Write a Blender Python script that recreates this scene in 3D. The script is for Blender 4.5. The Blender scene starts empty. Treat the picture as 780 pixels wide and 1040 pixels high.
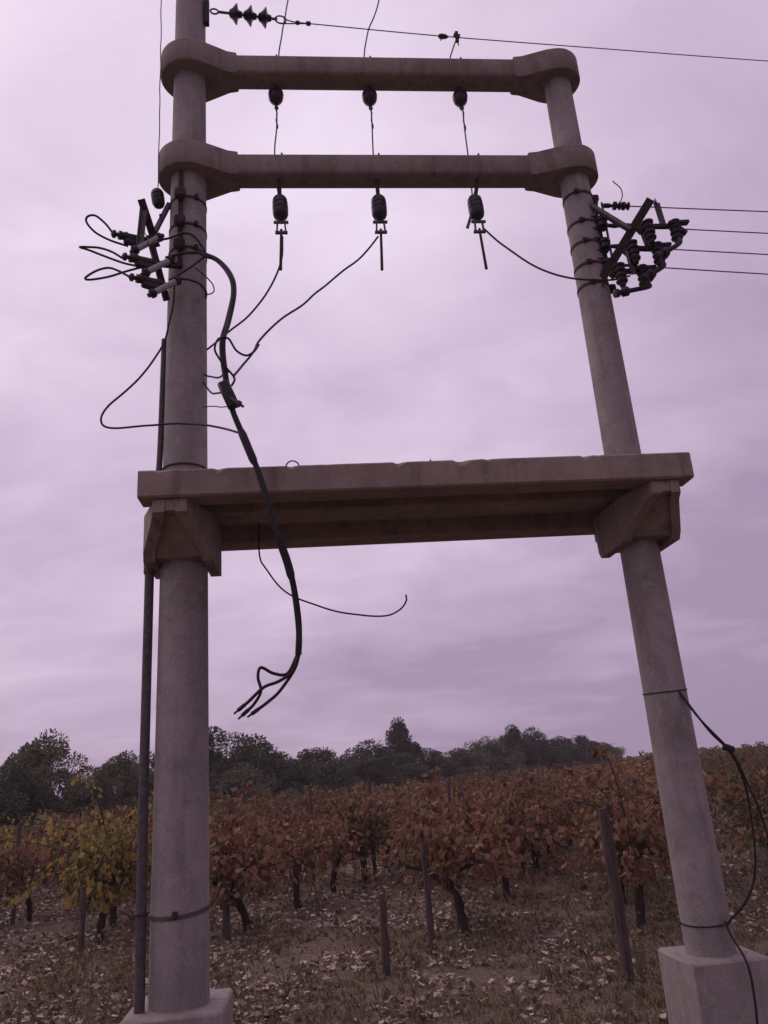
import bpy, math, random
from mathutils import Vector, Matrix, noise
R = math.radians
S = bpy.context.scene
COL = S.collection
PI = math.pi

# ------------------------------------------------------------------ camera, world, sun, exposure
EYE = Vector((0, 0, 1.7))
CAM_R = Matrix(((0.99739518, 0.07213082, 0.0),
                (0.02270515, -0.31395749, -0.94916551),
                (-0.06846409, 0.94669311, -0.31477743)))
FOC = 800.0
cd = bpy.data.cameras.new('camera')
cd.sensor_fit = 'VERTICAL'; cd.sensor_height = 36.0; cd.lens = FOC / 1040 * 36.0
cd.clip_start = 0.05; cd.clip_end = 5000
cam = bpy.data.objects.new('camera', cd); COL.objects.link(cam)
cam.matrix_world = Matrix.Translation(EYE) @ CAM_R.to_4x4()
S.camera = cam

SUN_EL, SUN_AZ = R(48), R(-62)          # soft sun behind the cloud, ahead and to the left
W = bpy.data.worlds.new('World'); S.world = W; W.use_nodes = True
nt = W.node_tree; nt.nodes.clear()
def wn(t, **k):
    n = nt.nodes.new(t)
    for a, b in k.items(): setattr(n, a, b)
    return n
def wl(a, b): nt.links.new(a, b)
def wmath(op, a, b=None, c=None):
    n = wn('ShaderNodeMath', operation=op)
    for i, v in enumerate((a, b, c)):
        if v is None: continue
        if isinstance(v, (int, float)): n.inputs[i].default_value = v
        else: wl(v, n.inputs[i])
    return n.outputs[0]
out = wn('ShaderNodeOutputWorld'); bg = wn('ShaderNodeBackground'); bg.inputs['Strength'].default_value = 0.1
sky = wn('ShaderNodeTexSky', sky_type='NISHITA'); sky.sun_disc = False
sky.sun_elevation = SUN_EL; sky.sun_rotation = SUN_AZ; sky.air_density = 1.0; sky.dust_density = 3.0
tc = wn('ShaderNodeTexCoord'); sep = wn('ShaderNodeSeparateXYZ'); wl(tc.outputs['Generated'], sep.inputs[0])
zz = wmath('MAXIMUM', sep.outputs['Z'], 0.0)
den = wmath('ADD', zz, 0.30)
cx = wmath('DIVIDE', sep.outputs['X'], den); cy = wmath('DIVIDE', sep.outputs['Y'], den)
comb = wn('ShaderNodeCombineXYZ'); wl(cx, comb.inputs[0]); wl(cy, comb.inputs[1])
def wnoise(scale, detail, rough, dist=0.0, off=(0, 0, 0), sc=(1, 1, 1)):
    m = wn('ShaderNodeMapping'); m.inputs['Location'].default_value = off; m.inputs['Scale'].default_value = sc
    m.inputs['Rotation'].default_value = (0, 0, R(14))
    wl(comb.outputs[0], m.inputs[0])
    n = wn('ShaderNodeTexNoise'); n.inputs['Scale'].default_value = scale; n.inputs['Detail'].default_value = detail
    n.inputs['Roughness'].default_value = rough; n.inputs['Distortion'].default_value = dist
    wl(m.outputs[0], n.inputs['Vector']); return n.outputs['Fac']
n1 = wnoise(1.25, 6, 0.5, 0.3, (3.1, 1.7, 0), (0.9, 1.15, 1))
n2 = wnoise(3.6, 7, 0.6, 0.5, (7.3, 0.4, 0), (0.85, 1.25, 1))
cl = wmath('ADD', wmath('MULTIPLY', n1, 0.66), wmath('MULTIPLY', n2, 0.34))
# brighter towards the hidden sun (upper left)
sd = Vector((-0.58, 0.34, 0.74)).normalized()
dt = wmath('ADD', wmath('ADD', wmath('MULTIPLY', sep.outputs['X'], sd.x), wmath('MULTIPLY', sep.outputs['Y'], sd.y)), wmath('MULTIPLY', sep.outputs['Z'], sd.z))
fac = wmath('ADD', wmath('ADD', wmath('MULTIPLY', wmath('SUBTRACT', cl, 0.5), 1.22), 0.255), wmath('MULTIPLY', wmath('MAXIMUM', dt, -0.2), 0.56))
ramp = wn('ShaderNodeValToRGB'); fac = wmath('ADD', fac, wmath('MULTIPLY', wmath('SUBTRACT', wmath('MINIMUM', zz, .6), .45), .38)); wl(fac, ramp.inputs[0])
er = ramp.color_ramp.elements
er[0].position = 0.25; er[0].color = (0.40, 0.292, 0.435, 1)
er[1].position = 0.92; er[1].color = (0.91, 0.77, 0.93, 1)
e = er.new(0.55); e.color = (0.625, 0.483, 0.655, 1)
back = wn('ShaderNodeMapRange'); wl(dt, back.inputs[0])
for i_, v_ in ((1, -.75), (2, .30), (3, 7.5), (4, 10.3)): back.inputs[i_].default_value = v_
cs = wn('ShaderNodeVectorMath', operation='SCALE'); wl(ramp.outputs[0], cs.inputs[0]); wl(back.outputs[0], cs.inputs['Scale'])
mix = wn('ShaderNodeMix', data_type='RGBA'); mix.inputs['Factor'].default_value = 0.95
wl(sky.outputs[0], mix.inputs[6]); wl(cs.outputs[0], mix.inputs[7])
wl(mix.outputs[2], bg.inputs[0]); wl(bg.outputs[0], out.inputs[0])

sl = bpy.data.lights.new('sun', 'SUN'); sl.energy = 0.5; sl.angle = R(40); sl.color = (1.0, 0.93, 0.9)
so = bpy.data.objects.new('sun', sl); COL.objects.link(so)
sv = Vector((math.sin(SUN_AZ) * math.cos(SUN_EL), math.cos(SUN_AZ) * math.cos(SUN_EL), math.sin(SUN_EL)))
so.rotation_euler = (-sv).to_track_quat('-Z', 'Y').to_euler()
so.location = sv * 50

S.view_settings.view_transform = 'Standard'; S.view_settings.look = 'None'
S.view_settings.exposure = 0.0; S.view_settings.gamma = 1.0
S.cycles.max_bounces = 6; S.cycles.transparent_max_bounces = 4

# ------------------------------------------------------------------ helpers
class MB:
    def __init__(s): s.v = []; s.f = []
    def add(s, vs, fs):
        o = len(s.v); s.v += [Vector(v) for v in vs]; s.f += [tuple(i + o for i in f) for f in fs]
        return s
    def box(s, c, d, M=None, bev=0.0):
        """box centred at c with full size d; optional chamfer on every edge"""
        hx, hy, hz = d[0] / 2, d[1] / 2, d[2] / 2
        b = min(bev, hx * .9, hy * .9, hz * .9)
        if b <= 0:
            vs = [(x, y, z) for x in (-hx, hx) for y in (-hy, hy) for z in (-hz, hz)]
            fs = [(0, 1, 3, 2), (4, 6, 7, 5), (0, 4, 5, 1), (2, 3, 7, 6), (0, 2, 6, 4), (1, 5, 7, 3)]
        else:
            vs = []; idx = {}
            for sx in (-1, 1):
                for sy in (-1, 1):
                    for sz in (-1, 1):
                        for ax in range(3):
                            p = [sx * (hx - b), sy * (hy - b), sz * (hz - b)]
                            p[ax] = (sx * hx, sy * hy, sz * hz)[ax]
                            idx[(sx, sy, sz, ax)] = len(vs); vs.append(tuple(p))
            fs = []
            def q(*k): fs.append(tuple(idx[i] for i in k))
            for sg in (-1, 1):
                for ax in range(3):
                    a, c2 = [i for i in range(3) if i != ax]
                    ks = []
                    for (p, r) in ((-1, -1), (1, -1), (1, 1), (-1, 1)):
                        t = [0, 0, 0]; t[ax] = sg; t[a] = p; t[c2] = r; ks.append((t[0], t[1], t[2], ax))
                    q(*ks)
            for ax in range(3):
                a, c2 = [i for i in range(3) if i != ax]
                for p in (-1, 1):
                    for r in (-1, 1):
                        t0 = [0, 0, 0]; t1 = [0, 0, 0]; t0[ax] = -1; t1[ax] = 1
                        for t in (t0, t1): t[a] = p; t[c2] = r
                        q((*t0, a), (*t1, a), (*t1, c2), (*t0, c2))
            for sx in (-1, 1):
                for sy in (-1, 1):
                    for sz in (-1, 1): q((sx, sy, sz, 0), (sx, sy, sz, 1), (sx, sy, sz, 2))
        M = M or Matrix.Identity(3)
        c = Vector(c)
        return s.add([M @ Vector(v) + c for v in vs], fs)
    def bar(s, a, b, w, h, up=Vector((0, 0, 1)), bev=0.0):
        a = Vector(a); b = Vector(b); d = b - a; L = d.length; d.normalize()
        x = d.cross(up)
        if x.length < 1e-4: x = d.cross(Vector((1, 0, 0)))
        x.normalize(); z = x.cross(d)
        M = Matrix((x, d, z)).transposed()
        return s.box((a + b) / 2, (w, L, h), M, bev)
    def angle(s, a, b, w, t, up=Vector((0, 0, 1))):
        """steel L section between a and b"""
        a = Vector(a); b = Vector(b); d = (b - a).normalized(); x = d.cross(up).normalized(); z = x.cross(d)
        s.bar(a, b, t, w, up)
        o = x * (w / 2 + t * .5 + .0005) + z * (w / 2 - t / 2 - .001)
        return s.bar(a + o, b + o, w, t, up)
    def tube(s, pts, r, n=8, cap=True):
        pts = [Vector(p) for p in pts]
        rs = r if isinstance(r, (list, tuple)) else [r] * len(pts)
        base = len(s.v); up = Vector((0.13, 0.21, 0.97)); prev = None
        for i, p in enumerate(pts):
            d = (pts[min(i + 1, len(pts) - 1)] - pts[max(i - 1, 0)])
            if d.length < 1e-9: d = Vector((0, 0, 1))
            d.normalize()
            if prev is None:
                x = d.cross(up)
                if x.length < .05: x = d.cross(Vector((1, 0, 0)))
            else: x = prev - d * prev.dot(d)
            x.normalize(); prev = x; y = d.cross(x)
            for k in range(n):
                a = 2 * PI * k / n
                s.v.append(p + (x * math.cos(a) + y * math.sin(a)) * rs[i])
        for i in range(len(pts) - 1):
            for k in range(n):
                k2 = (k + 1) % n
                s.f.append((base + i * n + k, base + i * n + k2, base + (i + 1) * n + k2, base + (i + 1) * n + k))
        if cap:
            s.f.append(tuple(base + k for k in range(n))[::-1]); e0 = base + (len(pts) - 1) * n
            s.f.append(tuple(e0 + k for k in range(n)))
        return s
    def lathe(s, a, b, prof, n=16):
        """profile [(t along a->b in metres, radius)]"""
        a = Vector(a); d = (Vector(b) - a).normalized()
        return s.tube([a + d * t for t, _ in prof], [r for _, r in prof], n)
    def prism(s, poly, d0, d1, to):
        """poly of (p,q) extruded from d0 to d1; to(p,q,d) gives the point"""
        n = len(poly)
        vs = [to(p, q, d0) for p, q in poly] + [to(p, q, d1) for p, q in poly]
        fs = [tuple(range(n))[::-1], tuple(range(n, 2 * n))] + [(i, (i + 1) % n, n + (i + 1) % n, n + i) for i in range(n)]
        return s.add(vs, fs)
    def build(s, name, m, parent=None, loc=None, rot=0.0, smooth=True, ang=38):
        me = bpy.data.meshes.new(name)
        if parent is not None:
            I = MATS[parent.name].inverted(); vs = [I @ v for v in s.v]; M = MATS[parent.name]
        elif loc is not None:
            M = Matrix.Translation(Vector(loc)) @ Matrix.Rotation(rot, 4, 'Z'); I = M.inverted(); vs = [I @ v for v in s.v]
        else: vs = s.v; M = Matrix.Identity(4)
        me.from_pydata(vs, [], s.f); me.update()
        fixn(me)
        if smooth:
            me.polygons.foreach_set('use_smooth', [True] * len(me.polygons)); me.set_sharp_from_angle(angle=R(ang))
        me.materials.append(m)
        o = bpy.data.objects.new(name, me); COL.objects.link(o); MATS[o.name] = M
        if parent is not None: o.parent = parent
        elif loc is not None: o.location = loc; o.rotation_euler = (0, 0, rot)
        return o
import bmesh
def fixn(me):
    if len(me.polygons) > 4000: return
    b = bmesh.new(); b.from_mesh(me); bmesh.ops.recalc_face_normals(b, faces=b.faces); b.to_mesh(me); b.free()
MATS = {}
def tag(o, label, cat, group=None, kind=None):
    if label: o['label'] = label
    if cat: o['category'] = cat
    if group: o['group'] = group
    if kind: o['kind'] = kind
    return o
def thing(name, label, cat, loc=(0, 0, 0), rot=0.0, group=None):
    o = bpy.data.objects.new(name, None); COL.objects.link(o); o.empty_display_size = .2
    o.location = loc; o.rotation_euler = (0, 0, rot)
    MATS[o.name] = Matrix.Translation(Vector(loc)) @ Matrix.Rotation(rot, 4, 'Z')
    return tag(o, label, cat, group)
def kids(o): return [c for c in bpy.data.objects if c.parent == o]
def dup(root, children, loc, rot, scale=1.0, label=None, group=None):
    r = root.copy(); COL.objects.link(r); r.location = loc; r.rotation_euler = (0, 0, rot)
    r.scale = (scale,) * 3 if isinstance(scale, (int, float)) else scale
    for c in children:
        k = c.copy(); COL.objects.link(k); k.parent = r
    if label: r['label'] = label
    if group: r['group'] = group
    return r
def cr(pts, n=8):
    """Catmull-Rom through the points"""
    pts = [Vector(p) for p in pts]; q = [pts[0] * 2 - pts[1]] + pts + [pts[-1] * 2 - pts[-2]]; o = []
    for i in range(1, len(q) - 2):
        a, b, c, d = q[i - 1:i + 3]
        for k in range(n):
            t = k / n
            o.append(.5 * ((2 * b) + (c - a) * t + (2 * a - 5 * b + 4 * c - d) * t * t + (3 * b - a - 3 * c + d) * t ** 3))
    return o + [pts[-1]]

# ------------------------------------------------------------------ materials
def mat(name, rough=.8, metal=0.0):
    m = bpy.data.materials.new(name); m.use_nodes = True
    b = m.node_tree.nodes['Principled BSDF']; b.inputs['Roughness'].default_value = rough; b.inputs['Metallic'].default_value = metal
    if 'Specular IOR Level' in b.inputs: b.inputs['Specular IOR Level'].default_value = .3
    return m, m.node_tree, b
def nz(t, vec, scale, detail=4, rough=.55, dist=0.0):
    n = t.nodes.new('ShaderNodeTexNoise'); n.inputs['Scale'].default_value = scale; n.inputs['Detail'].default_value = detail
    n.inputs['Roughness'].default_value = rough; n.inputs['Distortion'].default_value = dist
    if vec is not None: t.links.new(vec, n.inputs['Vector'])
    return n.outputs['Fac']
def rp(t, fac, stops):
    r = t.nodes.new('ShaderNodeValToRGB'); t.links.new(fac, r.inputs[0]); e = r.color_ramp.elements
    e[0].position, e[0].color = stops[0][0], (*stops[0][1], 1); e[1].position, e[1].color = stops[-1][0], (*stops[-1][1], 1)
    for p, c in stops[1:-1]: x = e.new(p); x.color = (*c, 1)
    return r.outputs[0]
def mixc(t, fac, a, b, mode='MIX'):
    m = t.nodes.new('ShaderNodeMix'); m.data_type = 'RGBA'; m.blend_type = mode
    for s, v in ((0, fac), (6, a), (7, b)):
        if isinstance(v, (int, float)): m.inputs[s].default_value = v
        elif isinstance(v, tuple): m.inputs[s].default_value = (*v, 1)
        else: t.links.new(v, m.inputs[s])
    return m.outputs[2]
def bump(t, b, h, st, dist=.01):
    n = t.nodes.new('ShaderNodeBump'); n.inputs['Strength'].default_value = st; n.inputs['Distance'].default_value = dist
    t.links.new(h, n.inputs['Height']); t.links.new(n.outputs[0], b.inputs['Normal'])
def objvec(t, scale=(1, 1, 1)):
    c = t.nodes.new('ShaderNodeTexCoord'); m = t.nodes.new('ShaderNodeMapping'); m.inputs['Scale'].default_value = scale
    t.links.new(c.outputs['Object'], m.inputs[0]); return m.outputs[0]

def concrete(name, lo, hi, stain=(.13, .10, .085), st=.35):
    m, t, b = mat(name, .9)
    v = objvec(t); vs = objvec(t, (1, 1, .12))
    big = nz(t, v, 2.3, 6, .6); fine = nz(t, v, 60, 3, .6); streak = nz(t, vs, 9, 5, .6, .3); pit = nz(t, v, 105, 2, .5)
    c = rp(t, big, [(.3, lo), (.72, hi)])
    c = mixc(t, rp_f(t, streak, .50, .74, st), c, stain)
    blot = nz(t, v, 7, 6, .7, .6); c = mixc(t, rp_f(t, blot, .52, .66, .45), c, tuple(x * .72 for x in lo)); c = mixc(t, rp_f(t, nz(t, v, 13, 4, .6), .56, .68, .3), c, tuple(x * 1.18 for x in hi))
    c = mixc(t, rp_f(t, fine, .52, .75, .35), c, tuple(x * 1.3 for x in hi))
    c = mixc(t, rp_f(t, pit, .60, .72, .45), c, tuple(x * .45 for x in lo))
    t.links.new(c, b.inputs['Base Color'])
    a = t.nodes.new('ShaderNodeMath'); a.operation = 'MULTIPLY_ADD'; t.links.new(fine, a.inputs[0]); a.inputs[1].default_value = .5; t.links.new(pit, a.inputs[2])
    bump(t, b, a.outputs[0], .55, .006)
    return m
def rp_f(t, fac, a, b, top):
    n = t.nodes.new('ShaderNodeMapRange'); t.links.new(fac, n.inputs[0])
    n.inputs[1].default_value = a; n.inputs[2].default_value = b; n.inputs[3].default_value = 0; n.inputs[4].default_value = top
    return n.outputs[0]
M_POLE = concrete('pole_concrete', (.235, .203, .188), (.385, .335, .312), (.14, .11, .098), .6)
M_BEAM = concrete('beam_concrete', (.18, .145, .122), (.30, .245, .208), (.08, .056, .044), .6)
M_SLAB = concrete('slab_concrete', (.215, .165, .135), (.345, .27, .222), (.11, .07, .052), .65)
M_FOOT = concrete('footing_concrete', (.255, .218, .196), (.40, .348, .318), (.15, .11, .09), .6)
def simple(name, col, rough=.6, metal=0.0, var=.35, scale=30, st=.2):
    m, t, b = mat(name, rough, metal); v = objvec(t); f = nz(t, v, scale, 4, .6)
    t.links.new(rp(t, f, [(.3, tuple(x * (1 - var) for x in col)), (.7, tuple(min(1, x * (1 + var)) for x in col))]), b.inputs['Base Color'])
    bump(t, b, f, st, .003); return m
M_CABLE = simple('black_cable', (.018, .015, .018), .55)
M_LINE = simple('bare_conductor', (.10, .09, .095), .5, .5)
M_STEEL = simple('galvanised_steel', (.11, .10, .105), .6, .6)
M_RUST = simple('rusty_steel', (.052, .036, .033), .8, .3)
M_STRAP = simple('weathered_strap', (.12, .10, .098), .7, .4)
M_DARK = simple('dark_polymer', (.022, .018, .02), .45)
M_PORC = simple('brown_porcelain', (.022, .014, .014), .3)
M_WHITE = simple('white_ceramic', (.33, .315, .31), .4, 0, .1)
M_PIPE = simple('grey_pipe', (.085, .07, .072), .6)
def wood(name, a, b_):
    m, t, b = mat(name, .9); v = objvec(t, (1, 1, .12)); f = nz(t, v, 45, 5, .65, .4)
    t.links.new(rp(t, f, [(.3, a), (.7, b_)]), b.inputs['Base Color']); bump(t, b, f, .7, .01); return m
M_POST = wood('weathered_wood', (.045, .032, .028), (.13, .095, .08))
M_BARK = wood('vine_bark', (.018, .013, .012), (.06, .042, .036))
M_TBARK = wood('tree_bark', (.03, .025, .022), (.09, .075, .065))
def leafmat(name, stops, trans=.35, objvar=.25):
    m, t, b = mat(name, .7)
    g = t.nodes.new('ShaderNodeNewGeometry'); oi = t.nodes.new('ShaderNodeObjectInfo')
    a = t.nodes.new('ShaderNodeMath'); a.operation = 'SUBTRACT'; t.links.new(oi.outputs['Random'], a.inputs[0]); a.inputs[1].default_value = .5
    a2 = t.nodes.new('ShaderNodeMath'); a2.operation = 'MULTIPLY_ADD'; t.links.new(a.outputs[0], a2.inputs[0]); a2.inputs[1].default_value = objvar
    t.links.new(g.outputs['Random Per Island'], a2.inputs[2])
    c = rp(t, a2.outputs[0], stops)
    f = nz(t, objvec(t), 26, 3); c = mixc(t, rp_f(t, f, .45, .75, .5), c, (.06, .03, .018))
    t.links.new(c, b.inputs['Base Color'])
    tr = t.nodes.new('ShaderNodeBsdfTranslucent'); t.links.new(c, tr.inputs[0])
    mx = t.nodes.new('ShaderNodeMixShader'); mx.inputs[0].default_value = trans
    o = t.nodes['Material Output']; t.links.new(b.outputs[0], mx.inputs[1]); t.links.new(tr.outputs[0], mx.inputs[2]); t.links.new(mx.outputs[0], o.inputs[0])
    return m
M_RUSTLEAF = leafmat('rust_vine_leaf', [(.0, (.10, .06, .035)), (.2, (.20, .092, .056)), (.45, (.285, .132, .080)), (.7, (.35, .195, .11)), (.88, (.35, .235, .12)), (1., (.25, .21, .10))])
M_GOLDLEAF = leafmat('yellow_vine_leaf', [(.0, (.09, .08, .035)), (.3, (.26, .22, .07)), (.65, (.42, .32, .09)), (.9, (.50, .31, .10)), (1., (.30, .13, .06))])
M_OLIVELEAF = leafmat('olive_brown_vine_leaf', [(.0, (.085, .07, .036)), (.35, (.16, .125, .058)), (.65, (.24, .14, .068)), (.9, (.29, .165, .085)), (1., (.20, .17, .08))])
M_TREELEAF = leafmat('olive_tree_leaf', [(.0, (.06, .066, .032)), (.4, (.105, .108, .053)), (.75, (.15, .148, .078)), (1., (.20, .185, .11))], .2, .5)
M_TREEDARK = leafmat('dark_tree_leaf', [(.0, (.044, .05, .027)), (.5, (.078, .082, .042)), (1., (.125, .122, .068))], .2, .5)
M_FALLEN = leafmat('fallen_leaf', [(.0, (.13, .08, .055)), (.3, (.24, .155, .115)), (.6, (.42, .31, .25)), (1., (.64, .54, .47))], .1, 0)
M_WEED = leafmat('weed_leaf', [(.0, (.085, .07, .04)), (.5, (.15, .115, .065)), (1., (.26, .18, .12))], .25, 0)
M_GRASS = leafmat('dry_grass_blade', [(.0, (.13, .10, .052)), (.5, (.23, .172, .095)), (1., (.36, .27, .165))], .25, 0)
def groundmat():
    m, t, b = mat('vineyard_soil', .95)
    v = objvec(t); big = nz(t, v, .35, 5, .6); mid = nz(t, v, 2.2, 6, .65); fine = nz(t, v, 24, 5, .65)
    c = rp(t, mid, [(.28, (.13, .088, .062)), (.5, (.205, .146, .105)), (.75, (.29, .215, .16))])
    c = mixc(t, rp_f(t, big, .45, .65, .65), c, (.165, .128, .075))
    c = mixc(t, rp_f(t, fine, .45, .62, .75), c, (.05, .032, .024)); c = mixc(t, rp_f(t, nz(t, v, 55, 4, .7), .55, .7, .6), c, (.27, .20, .155))
    t.links.new(c, b.inputs['Base Color'])
    a = t.nodes.new('ShaderNodeMath'); a.operation = 'MULTIPLY_ADD'; t.links.new(mid, a.inputs[0]); a.inputs[1].default_value = 2.0; t.links.new(fine, a.inputs[2])
    bump(t, b, a.outputs[0], .8, .05); return m
M_SOIL = groundmat()

# ------------------------------------------------------------------ ground
ROWDIR = Vector((.33, 1, 0)).normalized(); ROWANG = math.atan2(ROWDIR.y, ROWDIR.x)
def sst(a, b, x): t = max(0, min(1, (x - a) / (b - a))); return t * t * (3 - 2 * t)
def gz(x, y):
    lat = max(-14, min(10, x - .33 * (y - 9)))
    z = .026 * lat * sst(11, 34, y)
    near = 1 - sst(60, 160, math.hypot(x, y))
    z += near * (.05 * noise.noise(Vector((x * .5, y * .5, 1))) + .02 * noise.noise(Vector((x * 1.7, y * 1.7, 4))))
    return z
g = MB()
def axis(lo, hi):
    a = []; x = 0.0
    step = .25
    while x < hi:
        a.append(x); x += step
        if 16 < x <= 60: step = 1.0
        if x > 60: step *= 1.35
    a.append(hi); b = []; x = 0.0; step = .25
    while x > lo:
        x -= step; b.append(x)
        if -60 <= x < -16: step = 1.0
        if x < -60: step *= 1.35
    return sorted(b) + a
xs = axis(-2500, 2500); ys = axis(-60, 2500)
for y in ys:
    for x in xs: g.v.append(Vector((x, y, gz(x, y))))
nx = len(xs)
for j in range(len(ys) - 1):
    for i in range(nx - 1): g.f.append((j * nx + i, j * nx + i + 1, (j + 1) * nx + i + 1, (j + 1) * nx + i))
o = g.build('ground', M_SOIL, ang=180); tag(o, 'brown vineyard soil strewn with leaves', None, None, 'structure')

# ------------------------------------------------------------------ the frame of two poles
LP = Vector((-1.4077, 5.2657, 0)); RP = Vector((1.843, 5.594, 0))
U = (RP - LP); SPAN = U.length; U.normalize(); V = Vector((-U.y, U.x, 0)); FANG = math.atan2(U.y, U.x); Z = Vector((0, 0, 1))
def F(u, v, z): return LP + U * u + V * v + Z * z
def P(px, py, v=0.0):
    """the point seen at this spot of the picture on the upright plane v metres behind the frame"""
    d = CAM_R @ Vector((px - 390, -(py - 520), -FOC))
    o = LP + V * v
    return EYE + d * ((o - EYE).dot(V) / d.dot(V))
def uv(px, py, v=0.0):
    p = P(px, py, v) - LP; return p.dot(U), p.z

def pole_parts(root, base, zb, zt, rb, rt, foot, fh):
    n = 40; pts = []; rs = []
    zl = [zb + (zt - zb) * i / 24 for i in range(25)]
    MB().tube([base + Z * z for z in zl], [rb + (rt - rb) * (z - zb) / (zt - zb) for z in zl], n).build('shaft', M_POLE, root)
    rot = Matrix.Rotation(FANG, 3, 'Z')
    MB().box(base + Z * (fh / 2 - .15), (foot[0], foot[1], fh + .3), rot, .015).build('footing', M_FOOT, root)
def ring(base, z, r, h, t, tilt=0.0, n=36):
    mb = MB(); N = n
    prof = [(r, -h / 2), (r + t, -h / 2), (r + t, h / 2), (r, h / 2)]
    for k in range(N):
        a = 2 * PI * k / N
        for (rr, dz) in prof: mb.v.append(base + Vector((math.cos(a) * rr, math.sin(a) * rr, z + dz + tilt * math.sin(a + .6))))
    for k in range(N):
        for j in range(4): mb.f.append((k * 4 + j, k * 4 + (j + 1) % 4, ((k + 1) % N) * 4 + (j + 1) % 4, ((k + 1) % N) * 4 + j))
    return mb
def rad(zb, zt, rb, rt, z): return rb + (rt - rb) * (z - zb) / (zt - zb)
LZ = (.50, 9.6, .177, .122); RZ = (.50, 7.66, .152, .115)
def rl(z): return rad(*LZ, z)
def rr(z): return rad(*RZ, z)
FH_L, FH_R = .505, .505
left = thing('utility_pole', 'thicker concrete pole with a pipe strapped to its side and a hanging cable bundle', 'pole', LP, FANG)
pole_parts(left, LP, *LZ, (.57, .57), FH_L)
right = thing('utility_pole', 'thinner concrete pole rising from a tall square footing beside the wooden vineyard stake', 'pole', RP, FANG)
pole_parts(right, RP, *RZ, (.50, .50), FH_R)
# straps
for z, h, t, m, tl in ((1.0, .024, .004, M_STRAP, .018), (3.86, .012, .008, M_RUST, 0), ):
    stp = ring(LP, z, rl(z) + .0005, h, t, tl).build('strap', m, left)
    if z < 2: band0 = stp
MB().box(LP - V * (rl(1.0) + .012) + Z * 1.0, (.03, .018, .042), Matrix.Rotation(FANG, 3, 'Z'), .004).build('buckle', M_RUST, band0)
for z in (6.16, 5.90, 5.68):
    bd = ring(LP, z, rl(z) + .0005, .022, .005).build('clamp_band', M_RUST, left)
    MB().box(F(.085, -rl(z) * .86 - .012, z), (.035, .04, .04), Matrix.Rotation(FANG, 3, 'Z'), .006).build('band_bolt', M_RUST, bd)
RF = Matrix.Rotation(FANG, 3, 'Z')
mb = MB(); mb.bar(F(-.035, -rl(6.3) - .012, 6.40), F(-.035, -rl(5.5) - .012, 5.50), .035, .012, V); mb.build('rack_bar', M_RUST, left)
for z in (6.16, 5.90, 5.68):
    MB().box(F(-.035, -rl(z) - .045, z - .01), (.085, .06, .085), RF, .012).build('rack_clamp', M_RUST, left)
for z in (6.22, 5.93, 5.73, 5.52, 5.33):
    bd = ring(RP, z, rr(z) + .0005, .024, .005).build('clamp_band', M_RUST, right)
    MB().box(F(SPAN + rr(z) + .022, -.02, z), (.05, .07, .06), RF, .008).build('band_bolt', M_RUST, bd)
    MB().box(F(SPAN - .05, -rr(z) * .93 - .012, z), (.05, .035, .04), RF, .008).build('band_lug', M_RUST, bd)
for (a, b, c_) in (((650, 703), (672, 701), (694, 698)), ((690, 938), (715, 940), (741, 938))):
    z = P(*b, -rr(1)).z; mb = ring(RP, z, rr(z) + .0005, .007, .007, .012); mb.build('wire_tie', M_CABLE, right)

# ------------------------------------------------------------------ crossbeams
def crossbeam(z, label, cutL, cutR, h=.228, w=.205, r=.245, t=.38, r2=.205):
    root = thing('crossbeam', label, 'crossbeam', F(0, 0, z - h / 2), FANG, None)
    mb = MB(); b = .028
    def to(p, q, d): return F(p, q, z + d)
    # plain beam with chamfered edges
    ht, hw = h / 2 - .012, w / 2
    sec = [(-hw, -ht + b), (-hw + b * .35, -ht + b * .35), (-hw + b, -ht), (hw - b, -ht), (hw - b * .35, -ht + b * .35), (hw, -ht + b), (hw, ht - b), (hw - b * .35, ht - b * .35), (hw - b, ht), (-hw + b, ht), (-hw + b * .35, ht - b * .35), (-hw, ht - b)]
    mb.prism(sec, t, SPAN - t, lambda p, q, d: F(d, p, z + q))
    mb.build('beam', M_BEAM, root)
    for (u0, sg, rr_) in ((0, 1, r), (SPAN, -1, r2)):
        s = MB(); out_ = []
        for k in range(19):
            a = PI / 2 + PI * k / 18
            out_.append((rr_ * math.cos(a), rr_ * math.sin(a)))
        fl = [(.05, rr_ * .985), (.12, rr_ * .84 + hw * .16), (t - .04, rr_ * .10 + hw * .90), (t + .03, hw + .002)]
        poly = out_ + [(p, -q) for p, q in fl] + fl[::-1]
        poly = [(u0 + sg * p, q) for p, q in poly]
        # bevelled rim: three stacked outlines
        n = len(poly); cxp = u0 + sg * .08
        def ins(p, q, k): return (cxp + (p - cxp) * k, q * k)
        rings = [(-h / 2, .965), (-h / 2 + .014, 1.0), (h / 2 - .014, 1.0), (h / 2, .965)]
        base = len(s.v)
        for dz, k in rings:
            for p, q in poly: pp, qq = ins(p, q, k); s.v.append(F(pp, qq, z + dz))
        for j in range(3):
            for i in range(n): s.f.append((j * n + i, j * n + (i + 1) % n, (j + 1) * n + (i + 1) % n, (j + 1) * n + i))
        s.f.append(tuple(range(n))[::-1]); s.f.append(tuple(range(3 * n, 4 * n)))
        s.build('sleeve', M_BEAM, root)
    return root
ZT, ZB = 7.60, 6.53
top_beam = crossbeam(ZT, 'upper concrete crossbeam with rounded sleeve ends, the topmost of the two beams', 0, 0)
low_beam = crossbeam(ZB, 'lower concrete crossbeam with rounded sleeve ends, directly above the hanging arresters', 0, 0)

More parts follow.
